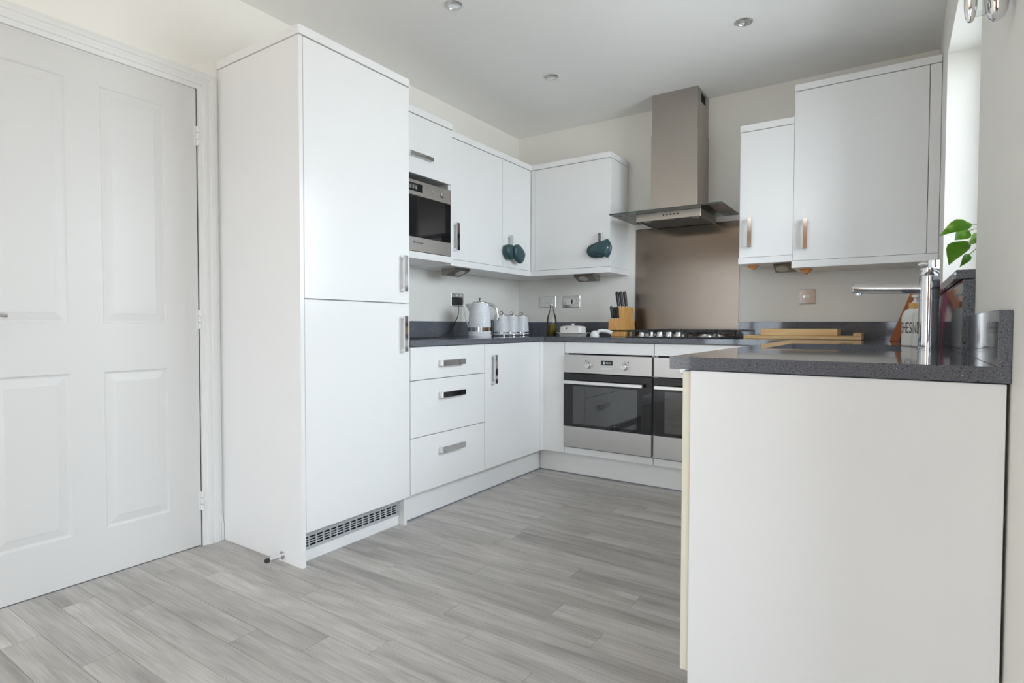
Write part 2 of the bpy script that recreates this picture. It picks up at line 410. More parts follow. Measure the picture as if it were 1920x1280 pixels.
for z in (1.789, .998, .202):
    h = nb()
    for k in range(3): cyl(h, (.011, DY1+.001, z-.042+.028*k), (.011, DY1+.001, z-.016+.028*k), .0075, 14, cap=.001)
    bx(h, .004, .006, DY1-.012, DY1-.001, z-.042, z+.042); bx(h, .004, .0065, DY1+.003, DY1+.014, z-.042, z+.042)
    obj('hinge', h, TRIM, door, True)
# architrave (frame) with a stepped moulding, mitred sides and head
trim = D.objects.new('trim_1', None); COL.objects.link(trim); trim.location = (0, DY1, 0); trim['kind'] = 'structure'; ORG['trim_1'] = Vector((0, DY1, 0))
prof = [(0.0, 0.0), (0.0, .012), (.018, .014), (.020, .019), (.034, .020), (.037, .016), (.046, .017), (.050, .022), (.066, .022), (.070, .018), (.078, .017), (.080, 0.0)]
def arch_piece(path):
    bm = nb(); rings = []
    for (y, z, oy, oz) in path: rings.append([bm.verts.new((x_, y+oy*s, z+oz*s)) for s, x_ in prof])
    for A, B in zip(rings, rings[1:]):
        for k in range(len(prof)-1): bm.faces.new((A[k], A[k+1], B[k+1], B[k]))
    for g in (rings[0], rings[-1]): bm.faces.new(g)
    bmesh.ops.recalc_face_normals(bm, faces=bm.faces); return bm
a0, a1, az = DY0-.003, DY1+.003, DZ+.003
obj('architrave', arch_piece([(a1, 0, 1, 0), (a1, az, 1, 1)]), TRIM, trim)
obj('architrave', arch_piece([(a1, az, 1, 1), (a0, az, -1, 1)]), TRIM, trim)
obj('architrave', arch_piece([(a0, az, -1, 1), (a0, 0, -1, 0)]), TRIM, trim)
jb = nb(); bx(jb, -.1, 0, DY1-.002, DY1+.003, 0, az); bx(jb, -.1, 0, DY0-.003, DY0+.002, 0, az); bx(jb, -.1, 0, DY0, DY1, DZ-.002, az)
obj('door_lining', jb, TRIM, trim)
def skirting(name, y0, y1):
    s = nb(); prism(s, [(0, 0), (.016, 0), (.016, .075), (.012, .085), (.013, .095), (.008, .11), (0, .118)], 'y', y0, y1)
    struct(name, s, TRIM)
skirting('baseboard_left', -2.472, -2.461)
skirting('baseboard_left_front', YF, DY0-.083)

# ------------------------------------------------------------------ kitchen furniture helpers
def handle(parent, face, c, along, L=.168, w=.024, so=.030, t=.008, leg=.012):
    cx, cy, cz = c; bm = nb()
    n = {'+x': (1, 0), '-x': (-1, 0), '-y': (0, -1)}[face]
    def ex(a0, a1, d0, d1, ww):
        # a: along range, d: outward range, ww: half width across
        if along == 'z': zz = (cz+a0, cz+a1); hh = (-ww, ww)
        else: zz = (cz-ww, cz+ww); hh = (a0, a1)
        if n[0]:
            xs = sorted((cx+n[0]*d0, cx+n[0]*d1)); bx(bm, xs[0], xs[1], cy+hh[0], cy+hh[1], zz[0], zz[1], .0012, 1)
        else:
            ys = sorted((cy+n[1]*d0, cy+n[1]*d1)); bx(bm, cx+hh[0], cx+hh[1], ys[0], ys[1], zz[0], zz[1], .0012, 1)
    ex(-L/2, -L/2+leg, 0, so-t+.001, w/2); ex(L/2-leg, L/2, 0, so-t+.001, w/2); ex(-L/2, L/2, so-t, so, w/2)
    return obj('handle', bm, CHROME, parent)

FX, FY, FR = .587, -.594, 2.108      # front faces: left run (+x), back run (-y), right run (-x)
TY0, TY1, TX = -2.459, -1.853, .581

# tall fridge housing
tall = thing('tall_cabinet', 'tall white gloss two-door larder cabinet beside the panelled door', 'cabinet', (.3, -2.155, 0))
obj('side_panel', box(.002, TX, TY0, TY0+.018, 0, 2.105, .0008, 1), GLOSS, tall)
obj('side_panel', box(.002, .563, TY1-.019, TY1-.001, 0, 2.105), CARC, tall)
obj('carcass', box(.005, .560, TY0+.019, TY1-.02, .142, 2.104), CARC, tall)
d1 = obj('door', box(.563, TX+.002, TY0+.0195, TY1, 1.080, 2.103, .0012, 2), GLOSS, tall)
handle(d1, '+x', (TX+.002, -1.902, 1.219), 'z')
d2 = obj('door', box(.563, TX+.002, TY0+.0195, TY1, .139, 1.0755, .0012, 2), GLOSS, tall)
handle(d2, '+x', (TX+.002, -1.902, .933), 'z')
obj('cornice', box(.002, TX+.006, TY0-.004, TY1+.002, 2.1075, 2.143, .001, 1), GLOSS, tall)
obj('plinth_board', box(.50, .527, TY0+.019, TY1-.02, 0, .046), GLOSS, tall)
g = nb(); gy0, gy1, gx0, gx1 = TY0+.0195, TY1-.0205, .5272, .530
NC = 15; ms = .0036; pitch_ = (gy1-gy0-.03)/NC
rows = [.062, .0715, .081, .0905, .1]
bx(g, gx0, gx1, gy0, gy1, .0465, .0600); bx(g, gx0, gx1, gy0, gy1, .1005, .136)
for k in range(1, 4): bx(g, gx0, gx1, gy0, gy1, .0600+.0405*k/4-.0021, .0600+.0405*k/4+.0021)
for k in range(NC+1):
    yy = gy0+.015+k*pitch_; bx(g, gx0+.0002, gx1-.0002, max(yy-ms, gy0), min(yy+ms, gy1), .0595, .101)
bx(g, gx0+.0002, gx1-.0002, gy0, gy0+.015, .0595, .101); bx(g, gx0+.0002, gx1-.0002, gy1-.015, gy1, .0595, .101)
gr = obj('vent_grille', g, GREYM, tall); gr['label'] = 'grey slotted vent grille'
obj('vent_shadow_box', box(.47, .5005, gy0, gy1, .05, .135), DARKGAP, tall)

# door stop
ds = thing('door_stop', 'chrome door stop with black rubber tip on tall cabinet side', 'door stop', (.45, TY0, .028))
p0 = Vector((.452, TY0-.0005, .028)); dr = Vector((-.0, -1, 0))
b = nb(); lathe(b, [(0, 0), (.017, 0), (.017, .004), (.008, .006), (.008, .062), (0, .062)], p0, 20, rot_to(dr)); obj('post', b, CHROME, ds, True)
b = nb(); cyl(b, p0+dr*.0625, p0+dr*.078, .0095, 20, cap=.002); obj('tip', b, RUBBER, ds, True)

# base drawer unit
du = thing('drawer_unit', 'white gloss three-drawer base unit right of the tall cabinet', 'cabinet', (.3, -1.55, .15))
obj('carcass', box(.01, .567, TY1+.002, -1.249, .142, .868), CARC, du)
for (z0, z1, hz) in ((.7045, .866, .781), (.4225, .7005, .617), (.1445, .4185, .333)):
    d = obj('drawer', box(.568, FX, TY1+.004, -1.2505, z0, z1, .0012, 2), GLOSS, du)
    handle(d, '+x', (FX, -1.550, hz), 'y', .188, .030)
# corner base unit, left side
bu = thing('base_cabinet', 'white gloss single-door base unit in the corner next to drawers', 'cabinet', (.3, -.93, .15))
obj('carcass', box(.01, .567, -1.247, -.002, .142, .868), CARC, bu)
d = obj('door', box(.568, FX, -1.2465, -.640, .1445, .866, .0012, 2), GLOSS, bu)
handle(d, '+x', (FX, -1.172, .720), 'z', .168)
cp = nb(); bx(cp, .5685, FX, -.6375, FY, .1445, .866); bx(cp, .5685, .7465, FY, FY+.018, .1445, .866)
obj('corner_post', cp, GLOSS, bu)

# ovens in housings
def oven(x0, lab_h, lab_o):
    h = thing('oven_housing', lab_h, 'cabinet', (x0+.3, -.3, .15))
    x1 = x0+.600
    b = nb(); bx(b, x0+.001, x0+.018, -.575, -.002, .145, .868); bx(b, x1-.018, x1-.001, -.575, -.002, .145, .868); bx(b, x0+.018, x1-.018, -.575, -.002, .145, .163)
    bx(b, x0+.018, x1-.018, -.575, -.002, .85, .868)
    obj('carcass', b, CARC, h)
    obj('top_rail', box(x0+.0015, x1-.0015, FY, FY+.018, .7965, .866, .001, 1), GLOSS, h)
    obj('bottom_rail', box(x0+.0015, x1-.0015, FY, FY+.018, .1445, .186, .001, 1), GLOSS, h)
    o = thing('oven', lab_o, 'oven', (x0+.3, -.3, .19))
    yf = FY-.018
    b = nb(); i0, i1 = x0+.022, x1-.022
    bx(b, i0, i0+.06, -.56, -.06, .20, .79); bx(b, i1-.06, i1, -.56, -.06, .20, .79)
    bx(b, i0+.06, i1-.06, -.56, -.06, .20, .36); bx(b, i0+.06, i1-.06, -.56, -.06, .63, .79); bx(b, i0+.06, i1-.06, -.10, -.06, .36, .63)
    obj('oven_body', b, BLACK, o)
    b = nb(); bx(b, x0+.004, x1-.004, yf+.002, -.562, .190, .789); 
    for f in [f for f in b.faces if abs(f.normal.y+1) < .01 and f.calc_center_median().y < yf+.01]: pass
    b.free()
    obj('control_panel', box(x0+.004, x1-.006, yf, -.563, .672, .788, .0015, 1), STEELO, o)
    obj('lower_panel', box(x0+.004, x1-.006, yf, -.563, .193, .326, .0015, 1), STEELO, o)
    # glazed door
    b = nb(); wx0, wx1, wz0, wz1 = x0+.07, x1-.095, .345, .588
    bx(b, x0+.004, wx0, yf, -.565, .329, .667); bx(b, wx1, x1-.006, yf, -.565, .329, .667)
    bx(b, wx0, wx1, yf, -.565, .329, wz0); bx(b, wx0, wx1, yf, -.565, wz1, .667)
    dd = obj('oven_door', b, BLACKGLASS, o)
    obj('door_window', box(wx0, wx1, yf+.0005, yf+.006, wz0, wz1), OVENGLASS, dd)
    b = nb(); bx(b, x0+.02, x1-.052, yf-.042, yf-.026, .604, .624, .002, 1); bx(b, x0+.03, x0+.045, yf-.027, yf+.001, .607, .621); bx(b, x1-.077, x1-.062, yf-.027, yf+.001, .607, .621)
    obj('door_handle', b, mat('brushed_handle', (.82, .80, .77), .3, .85), dd)
    for z in (.40, .51):
        b = nb()
        bx(b, i0+.061, i1-.061, -.545, -.540, z, z+.004); bx(b, i0+.061, i1-.061, -.13, -.125, z, z+.004)
        for k in range(14):
            xx = i0+.075+k*(i1-i0-.15)/13; bx(b, xx-.0012, xx+.0012, -.54, -.13, z, z+.003)
        obj('wire_shelf', b, SATIN, o)
    for kx in (x0+.180, x0+.423):
        b = nb(); lathe(b, [(0, 0), (.023, 0), (.023, .004), (.019, .006), (.0175, .026), (.0155, .028), (0, .028)], (kx, yf, .722), 28, rot_to((0, -1, 0)))
        k_ = obj('knob', b, SATIN, o, True)
        b = nb(); bx(b, kx-.001, kx+.001, yf-.0287, yf-.0278, .727, .736); obj('pointer', b, BLACK, k_)
    b = nb(); bx(b, x0+.267, x0+.345, yf-.001, yf+.001, .728, .757); ds_ = obj('display', b, BLACKGLASS, o)
    b = nb()
    # lit symbol and digits on the clock
    bx(b, x0+.2855, x0+.2895, yf-.0016, yf-.0011, .736, .750); bx(b, x0+.2840, x0+.2910, yf-.0016, yf-.0011, .735, .740)
    for j, dx in enumerate((.299, .309, .319, .329)):
        for (a, c, e, g_) in ((0, .006, .738, .7392), (0, .006, .7455, .7467), (.0052, .0062, .738, .7467)): bx(b, x0+dx+a, x0+dx+c, yf-.0016, yf-.0011, e, g_)
    obj('display_digits', b, mat('pale_display_digits', (.6, .62, .65), .5, emit=((.75, .8, .85), .35)), ds_)
    obj('button_strip', box(x0+.262, x0+.352, yf-.002, yf+.001, .700, .714, .0008, 1), SATIN, o)
    for kx in (x0+.163, x0+.446): obj('indicator_lamp', cyl(nb(), (kx, yf-.001, .752), (kx, yf+.001, .752), .004, 12), BLACK, o)
    # printed tick marks round the knobs
    b = nb()
    for kx in (x0+.180, x0+.423):
        for a in range(-4, 5):
            an = a*.5; bx(b, kx+.031*math.sin(an)-.0016, kx+.031*math.sin(an)+.0016, yf-.0004, yf+.0004, .722+.031*math.cos(an)-.0016, .722+.031*math.cos(an)+.0016)
    obj('dial_marks', b, TEXTM, o)['kind'] = 'stuff'
    return h
oven(.7475, 'white oven housing nearest the corner, around the left oven', 'left stainless steel built-in oven with black glass door and two knobs')
oven(1.3495, 'white oven housing partly hidden by the worktop end', 'right stainless steel built-in oven half hidden behind the worktop end')

# right run: base units under the sink, end panel
fp = nb(); bx(fp, 1.951, FR-.0005, FY, FY+.018, .1445, .866); bx(fp, FR, FR+.0185, -.6375, FY, .1445, .866)
tag(obj('corner_filler', fp, GLOSS), 'white filler panel in the corner right of the right oven', 'panel')
ru = [(-2.508, -1.905), (-1.902, -1.252), (-1.249, -.64)]
RL = ['white sink-run base unit at the open end, door edge facing forward', 'white base unit under the sink bowl', 'white base unit beyond the sink in the right corner']
for (y0, y1), lab in zip(ru, RL):
    c = thing('base_cabinet', lab, 'cabinet', (2.4, (y0+y1)/2, .15))
    if y1 == -1.252:
        b = nb(); bx(b, 2.127, XW-.01, y0+.001, y1-.001, .142, .66); obj('carcass', b, CARC, c)
    else: obj('carcass', box(2.127, XW-.01, max(y0+.001, -2.490), y1-.001, .142, .868), CARC, c)
    d = obj('door', box(FR, FR+.0185, y0, y1-.002, .1445, .866, .0012, 2), CREAM if lab is RL[0] else GLOSS, c)
    if lab is RL[0]: d.data.materials[0] = CREAM
    if lab is not RL[0]: handle(d, '-x', (FR, y0+.09, .72), 'z')
# first door: white lacquered face, cream edges
fd = [o for o in D.objects if o.name.startswith('door') and o.data and getattr(o.data, 'materials', None) and o.data.materials[0] == CREAM]
for o in fd:
    o.data.materials.append(GLOSS)
    for p in o.data.polygons: p.material_index = 0 if abs(p.normal.y) > .9 else 1
ep = obj('end_panel', box(2.1275, XW-.006, -2.512, -2.493, 0, .868, .001, 1), GLOSS)
tag(ep, 'large white end panel closing the worktop run in the foreground', 'panel')
for y0, y1, x0, x1, lab in ((-1.85, -.547, .50, .535, 'white plinth board under the drawers and corner unit'),):
    tag(obj('plinth', box(x0, x1, y0, y1, 0, .141), GLOSS), lab, 'plinth')
tag(obj('plinth', box(.5355, 2.17, -.545, -.52, 0, .141), GLOSS), 'white plinth board under the two ovens', 'plinth')
tag(obj('plinth', box(2.172, 2.19, -2.49, -.5455, 0, .141), GLOSS), 'white plinth board under the sink run', 'plinth')
b = nb(); bx(b, .535, .5385, -1.85, -.5475, 0, .006); bx(b, .5385, 2.17, -.5485, -.545, 0, .006)
tag(obj('plinth_seal', b, mat('grey_seal_strip', (.22, .23, .27), .5)), 'thin grey seal strip where plinths meet the floor', 'seal strip')

# worktop (U shaped, one continuous slab with a sink cut-out)
SX0, SX1, SY0, SY1 = 2.17, 2.545, -1.86, -1.20
ZT, ZW = .8705, .9
wt = nb(); WX, WY, WR, WE = .598, -.604, 2.079, -2.5165
def slab(x0, x1, y0, y1): bx(wt, x0, x1, y0, y1, ZT, ZW)
slab(0.001, WX, TY1+.002, WY); slab(.001, XW-.001, WY, -.001)
slab(WR, SX0, WE, WY); slab(SX1, XW-.001, WE, WY); slab(SX0, SX1, WE, SY0); slab(SX0, SX1, SY1, WY)
bmesh.ops.remove_doubles(wt, verts=wt.verts, dist=1e-5)
wto = thing('worktop', 'grey speckled quartz worktop wrapping round three sides', 'worktop', (1.3, -.3, ZT))
obj('slab', wt, QUARTZ, wto)
bz = thing('sink', 'undermount steel sink bowl below the chrome tap', 'sink', ((SX0+SX1)/2, (SY0+SY1)/2, .68))
b = nb(); t = .004
bx(b, SX0-.012, SX0-.002, SY0-.012, SY1+.012, .69, .8700); bx(b, SX1+.002, SX1+.012, SY0-.012, SY1+.012, .69, .8700)
bx(b, SX0-.002, SX1+.002, SY0-.012, SY0-.002, .69, .8700); bx(b, SX0-.002, SX1+.002, SY1+.002, SY1+.012, .69, .8700); bx(b, SX0-.012, SX1+.012, SY0-.012, SY1+.012, .68, .69)
obj('bowl', b, SATIN, bz)
b = nb(); lathe(b, [(0, 0), (.04, 0), (.045, .002), (.03, .004), (0, .003)], ((SX0+SX1)/2, (SY0+SY1)/2, .6902), 24); obj('waste', b, CHROME, bz, True)

def upst(lab, *a): tag(obj('upstand', box(*a, b=.0008, seg=1), QUARTZ), lab, 'upstand')
upst('grey quartz upstand along the left wall behind the kettle', .001, .02, TY1+.002, -.021, ZW, 1.0)
upst('grey quartz upstand on the back wall left of the hob', .021, .9955, -.02, -.001, ZW, 1.0)
upst('grey quartz upstand on the back wall behind the chopping boards', 1.695, 2.681, -.02, -.001, ZW, 1.0)
upst('grey quartz upstand on the right wall at the open worktop end', 2.682, XW-.0005, -2.5165, -1.926, ZW, 1.003)
upst('grey quartz upstand on right wall beyond the window', 2.682, XW-.0005, -.655, -.002, ZW, 1.003)
tag(obj('window_cladding', box(2.676, XW-.0005, -1.925, -.656, ZW, 1.0985, .0008, 1), QUARTZ), 'polished dark quartz slab on the wall below the window sill', 'cladding')
tag(obj('window_sill', box(2.662, XW+.168, -1.917, -.663, 1.1005, 1.1255, .001, 1), QUARTZ), 'dark quartz window sill under the plant pot', 'sill')

# ------------------------------------------------------------------ wall cabinets, left run
UX, UY = .309, -.3105
mw = thing('microwave_cabinet', 'white wall cabinet with flap door and open niche holding the microwave', 'cabinet', (.15, -1.53, 1.34))
MY0, MY1 = TY1+.003, -1.223
b = nb(); bx(b, .002, UX, MY0, MY0+.018, 1.382, 2.128); bx(b, .002, UX, MY1-.018, MY1, 1.382, 2.128); bx(b, .002, .016, MY0+.018, MY1-.018, 1.382, 2.128)
bx(b, .016, UX-.021, MY0+.018, MY1-.018, 1.812, 1.83)
obj('carcass', b, CARC, mw)
fd_ = obj('flap_door', box(UX-.001, UX+.018, MY0+.001, MY1-.001, 1.806, 2.126, .0012, 2), GLOSS, mw)
handle(fd_, '+x', (UX+.018, -1.512, 1.905), 'y', .188, .022)
obj('cornice', box(.002, UX+.022, MY0, MY1+.001, 2.130, 2.1675, .001, 1), GLOSS, mw)
obj('bottom_shelf', box(.002, UX+.014, MY0, MY1, 1.344, 1.381, .001, 1), GLOSS, mw)
mo = thing('microwave', 'stainless steel built-in microwave with black glass door under the flap', 'microwave', (.17, -1.53, 1.382))
my0, my1, mx = MY0+.02, MY1-.004, UX+.012
obj('body', box(.02, UX-.003, my0, MY1-.02, 1.386, 1.768), BLACK, mo)
cpn = obj('control_panel', box(UX-.002, mx, my0, my1, 1.690, 1.774, .0012, 1), STEELY, mo)
obj('door_glass', box(UX-.002, mx-.001, my0, my1-.003, 1.463, 1.689), BLACKGLASS, mo)
lo = obj('lower_panel', box(UX-.002, mx, my0, my1, 1.384, 1.462, .0012, 1), STEELY, mo)
dsp = obj('display', box(mx-.001, mx+.001, -1.68, -1.478, 1.712, 1.756), BLACKGLASS, mo)
b = nb()
for j in range(4): bx(b, mx+.0011, mx+.0015, -1.60+j*.022, -1.586+j*.022, 1.724, 1.745)
obj('display_digits', b, mat('dim_display_digits', (.22, .22, .22), .5), dsp)
for yy in (-1.437, -1.391):
    b = nb(); lathe(b, [(0, 0), (.010, 0), (.010, .003), (0, .004)], (mx-.0005, yy, 1.735), 18, rot_to((1, 0, 0))); obj('button', b, SATIN, mo, True)
b = nb(); lathe(b, [(0, 0), (.020, 0), (.019, .010), (.017, .012), (0, .012)], (mx-.0005, -1.308, 1.735), 26, rot_to((1, 0, 0))); obj('knob', b, SATIN, mo, True)
b = nb()
for j, ww in enumerate((8, 7, 3, 6, 3, 7, 7, 7, 3)):
    y_ = -1.548+j*.0095; bx(b, mx-.0002, mx+.0004, y_, y_+ww*.001, 1.428, 1.4365 if j in (0, 1, 4) else 1.4345)
obj('badge', b, TEXTM, mo)

def wall_cab(name, lab, xb, yb, zb, carc, doorbox, hface, hc):
    c = thing(name, lab, 'cabinet', (xb, yb, zb))
    obj('carcass', box(*carc), CARC, c)
    d = obj('door', box(*doorbox, b=.0012, seg=2), GLOSS, c)
    if hc: handle(d, hface, hc, 'z', .165)
    return c
Z0, Z1 = 1.372, 2.0955
wall_cab('wall_cabinet', 'white gloss wall cabinet right of the microwave, plain chrome handle', .15, -.95, Z0,
         (.002, UX-.019, -1.221, -.673, Z0, Z1), (UX-.018, UX, -1.2205, -.6725, Z0+.001, Z1), '+x', (UX, -1.178, 1.508))
wall_cab('wall_cabinet', 'narrow white corner wall cabinet door with the left teal pot grab', .15, -.5, Z0,
         (.002, UX-.019, -.671, -.002, Z0, Z1), (UX-.018, UX, -.6695, -.3125, Z0+.001, Z1), '+x', (UX, -.597, 1.508))
cc = wall_cab('wall_cabinet', 'white back-wall cabinet left of the cooker hood, right teal pot grab', .65, -.15, Z0,
         (.31, .936, UY+.019, -.002, Z0, Z1), (.347, .9345, UY, UY+.018, Z0+.001, Z1), '-y', (.872, UY, 1.515))
obj('filler_strip', box(UX+.0005, .3455, UY+.001, UY+.018, Z0, Z1), GLOSS, cc)
def Lslab(name, lab, z0, z1, e, cat):
    b = nb(); prism(b, [(.002, -1.2215), (UX+e, -1.2215), (UX+e, UY-e), (.937+e*.5, UY-e), (.937+e*.5, -.002), (.002, -.002)], 'z', z0, z1, .0008)
    tag(obj(name, b, GLOSS), lab, cat)
Lslab('cornice', 'white L-shaped cornice on top of the corner wall cabinets', 2.0985, 2.1355, .005, 'cornice')
Lslab('pelmet', 'white L-shaped pelmet board under the corner wall cabinets', 1.3325, 1.3705, .003, 'pelmet')

# right of the hood
nc = wall_cab('wall_cabinet', 'narrow white wall cabinet just right of the cooker hood', 1.9, -.15, Z0,
         (1.7625, 2.0465, UY, -.002, Z0, 2.0975), (1.7625, 2.0465, -.3305, UY-.001, Z0+.001, 2.096), '-y', (1.822, -.3305, 1.512))
obj('cornice', box(1.760, 2.0465, -.334, -.002, 2.0995, 2.1365, .001, 1), GLOSS, nc)
obj('pelmet', box(1.759, 2.0465, -.337, -.002, 1.3345, 1.3705, .001, 1), GLOSS, nc)
wc = wall_cab('wall_cabinet', 'large tall white wall cabinet at the right beside the window', 2.37, -.15, 1.34,
         (2.048, XW-.002, UY, -.002, 1.338, 2.2705), (2.048, 2.652, -.3315, UY-.001, 1.339, 2.269), '-y', (2.110, -.3315, 1.482))
obj('filler_strip', box(2.655, XW-.002, -.3315, UY-.001, 1.339, 2.269), GLOSS, wc)
obj('cornice', box(2.047, XW-.002, -.336, -.002, 2.2725, 2.308, .001, 1), GLOSS, wc)
obj('pelmet', box(2.042, XW-.002, -.338, -.002, 1.298, 1.3365, .001, 1), GLOSS, wc)

# under-cabinet lights (wedge shaped)
def wedge_light(lab, c, axis, w, zt, m=LIGHTM):
    t = thing('cabinet_light', lab, 'light', c, None)
    cx, cy, _ = c
    if axis == 'x':   # long along x, sloping lens towards the room (-y)
        b = nb(); prism(b, [(cy+.06, zt), (cy-.05, zt), (cy-.055, zt-.008), (cy+.03, zt-.043), (cy+.06, zt-.043)], 'x', cx-w/2, cx+w/2)
        n = Vector((0, -.38, -.925)); pc = Vector((cx-w*.12, cy-.0125, zt-.0256))
    else:
        b = nb(); prism(b, [(cx-.06, zt), (cx+.05, zt), (cx+.055, zt-.008), (cx-.03, zt-.043), (cx-.06, zt-.043)], 'y', cy-w/2, cy+w/2)
        n = Vector((.38, 0, -.925)); pc = Vector((cx+.0125, cy+w*.12, zt-.0256))
    obj('housing', b, m, t)
    b = nb(); lathe(b, [(0, 0), (.034, 0), (.034, .0015), (.030, .003), (0, .0035)], pc, 28, rot_to(n)); obj('lens', b, LEDW, t, True)
wedge_light('triangular metal light under the cabinet above the kettle', (.20, -1.03, 1.33), 'y', .15, 1.332)
wedge_light('triangular metal light under the cabinet above the knife block', (.705, -.2, 1.33), 'x', .15, 1.332)
wedge_light('triangular metal light under the narrow cabinet right of the hood', (1.99, -.2, 1.33), 'x', .11, 1.334)
def tinted_light_face(lab, cx, cy, zt, w, h):
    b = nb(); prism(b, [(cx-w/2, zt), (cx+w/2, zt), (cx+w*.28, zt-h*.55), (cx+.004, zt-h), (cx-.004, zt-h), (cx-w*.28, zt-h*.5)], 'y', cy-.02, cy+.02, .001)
    tag(obj('light_face', b, ORANGE_REFL), lab, 'clip')  # reflective face of a cabinet light, its orange reflection painted in
tinted_light_face('small light face with painted orange reflection under the narrow cabinet right of hood', 1.815, -.2, 1.334, .06, .022)
tinted_light_face('small light face with painted orange reflection under the large cabinet near window', 2.10, -.2, 1.2975, .065, .026)

# ------------------------------------------------------------------ hob, splashback, hood
tag(obj('splashback', box(.9965, 1.6935, -.006, -.0005, ZW+.001, 1.651, .0006, 1), STEELX), 'brushed steel splashback sheet behind the gas hob', 'splashback')
hb = thing('gas_hob', 'black five-burner gas hob with silver knobs set in the worktop', 'hob', (1.41, -.3, ZW))
HX0, HX1, HY0, HY1 = 1.150, 1.706, -.565, -.062
obj('base_plate', box(HX0, HX1, HY0, HY1, ZW+.0004, ZW+.008, .003, 2), BLACK, hb)
for i in range(5):
    kx = 1.245+.0565*i
    b = nb(); lathe(b, [(0, 0), (.0215, 0), (.0215, .004), (.0185, .006), (.0175, .027), (.016, .029), (0, .029)], (kx, -.525, ZW+.008), 26); obj('knob', b, SATIN, hb, True)
burn = [(1.228, -.42, .034), (1.228, -.18, .040), (1.408, -.27, .056), (1.602, -.42, .040), (1.602, -.18, .034)]
for x, y, r in burn:
    b = nb(); lathe(b, [(0, 0), (r+.014, 0), (r+.012, .006), (r, .008), (r, .016), (0, .016)], (x, y, ZW+.008), 28); k_ = obj('burner', b, SATIN, hb, True)
    b = nb(); lathe(b, [(0, 0), (r-.002, 0), (r-.003, .004), (r-.010, .0065), (0, .007)], (x, y, ZW+.0242), 28); obj('burner_cap', b, IRON, k_, True)
for (x0, x1) in ((1.158, 1.306), (1.310, 1.506), (1.510, 1.697)):
    b = nb(); za, zb = ZW+.036, ZW+.048; y0, y1 = (-.545, -.075) if x0 != 1.310 else (-.46, -.075)
    bx(b, x0, x1, y0, y0+.010, za, zb, .002, 1); bx(b, x0, x1, y1-.010, y1, za, zb, .002, 1); bx(b, x0, x0+.010, y0, y1, za, zb, .002, 1); bx(b, x1-.010, x1, y0, y1, za, zb, .002, 1)
    for x in (x0, x1-.010):
        for y in (y0, y1-.010): bx(b, x, x+.010, y, y+.010, ZW+.0082, za+.002)
    for (bx_, by_, r) in burn:
        if x0 < bx_ < x1:
            bx(b, x0+.009, bx_-r*.55, by_-.004, by_+.004, za, zb+.002); bx(b, bx_+r*.55, x1-.009, by_-.004, by_+.004, za, zb+.002)
            yy0 = y0 if by_ < -.25 and x0 != 1.310 else (-.30 if x0 != 1.310 else y0); yy1 = y1 if by_ > -.3 or x0 == 1.310 else -.29
            bx(b, bx_-.004, bx_+.004, yy0+.005, by_-r*.55, za, zb+.002); bx(b, bx_-.004, bx_+.004, by_+r*.55, yy1-.005, za, zb+.002)
    obj('pan_support', b, IRON, hb)

hd = thing('cooker_hood', 'brushed steel chimney cooker hood with flat glass canopy', 'cooker hood', (1.343, -.2, 1.64))
CX0, CX1, CY = 1.194, 1.493, -.2545
obj('chimney', box(CX0, CX1, CY, -.0015, 1.692, 2.205, .001, 1), STEELH, hd)
u = nb(); bx(u, CX0+.004, CX1-.004, CY+.004, -.0015, 2.206, 2.390)
bx(u, CX0+.004, CX1-.022, CY+.004, -.0015, 2.390, H-.0005); bx(u, CX1-.022, CX1-.004, CY+.004, -.175, 2.390, H-.0005); bx(u, CX1-.022, CX1-.004, -.075, -.0015, 2.390, H-.0005); bx(u, CX1-.022, CX1-.004, -.175, -.075, 2.447, H-.0005)
ch = obj('upper_chimney', u, STEELH, hd)
b = nb()
for k in range(5): bx(b, CX1-.018, CX1-.0045, -.172+k*.022, -.163+k*.022, 2.391, 2.446)
bx(b, CX1-.0215, CX1-.0185, -.1745, -.0755, 2.3905, 2.4465)
obj('side_vent', b, DARKGAP, hd)
obj('glass_canopy', box(1.087, 1.600, -.4465, -.012, 1.6835, 1.6900, .001, 1), HOODGLASS, hd)
for x0, x1 in ((.988, 1.086), (1.601, 1.6935)):
    w_ = obj('steel_wing', box(x0, x1, -.4465, -.012, 1.6833, 1.6902, .001, 1), WINGM, hd)
    b = nb(); xc = (x0+x1)/2
    b.free()
    for y in (-.38, -.07): obj('bolt', cyl(nb(), (xc, y, 1.6805), (xc, y, 1.6834), .006, 14), BLACK, w_)
obj('front_trim', box(.9885, 1.693, -.4500, -.4468, 1.6828, 1.6907), mat('dark_green_glass_edge', (.05, .07, .06), .2), hd)
b = nb(); BX0, BX1 = 1.139, 1.547
bx(b, BX0, BX1, -.366, -.012, 1.650, 1.6830, .001, 1); bx(b, BX0, BX1, -.366, -.352, 1.636, 1.651, .001, 1)
bx(b, BX0, BX0+.012, -.352, -.012, 1.640, 1.651); bx(b, BX1-.012, BX1, -.352, -.012, 1.640, 1.651)
bd = obj('motor_body', b, STEELH, hd)
obj('grease_filter', box(BX0+.014, BX1-.014, -.345, -.02, 1.6435, 1.6495), mat('dark_mesh_filter', (.24, .24, .235), .45, .7, bump=.5, bscale=700), hd)
obj('filter_latch', box(1.315, 1.375, -.343, -.315, 1.6405, 1.6434, .001, 1), SATIN, hd)
for xx in (1.19, 1.50):
    b = nb(); lathe(b, [(0, 0), (.022, 0), (.020, .003), (0, .004)], (xx, -.30, 1.6434), 20, rot_to((0, 0, -1))); obj('hood_lamp', b, LEDW, hd, True)
for k in range(5):
    b = nb(); cyl(b, (1.318+k*.0225, -.3675, 1.664), (1.318+k*.0225, -.366, 1.664), .005, 14); obj('button', b, BLACK, hd)

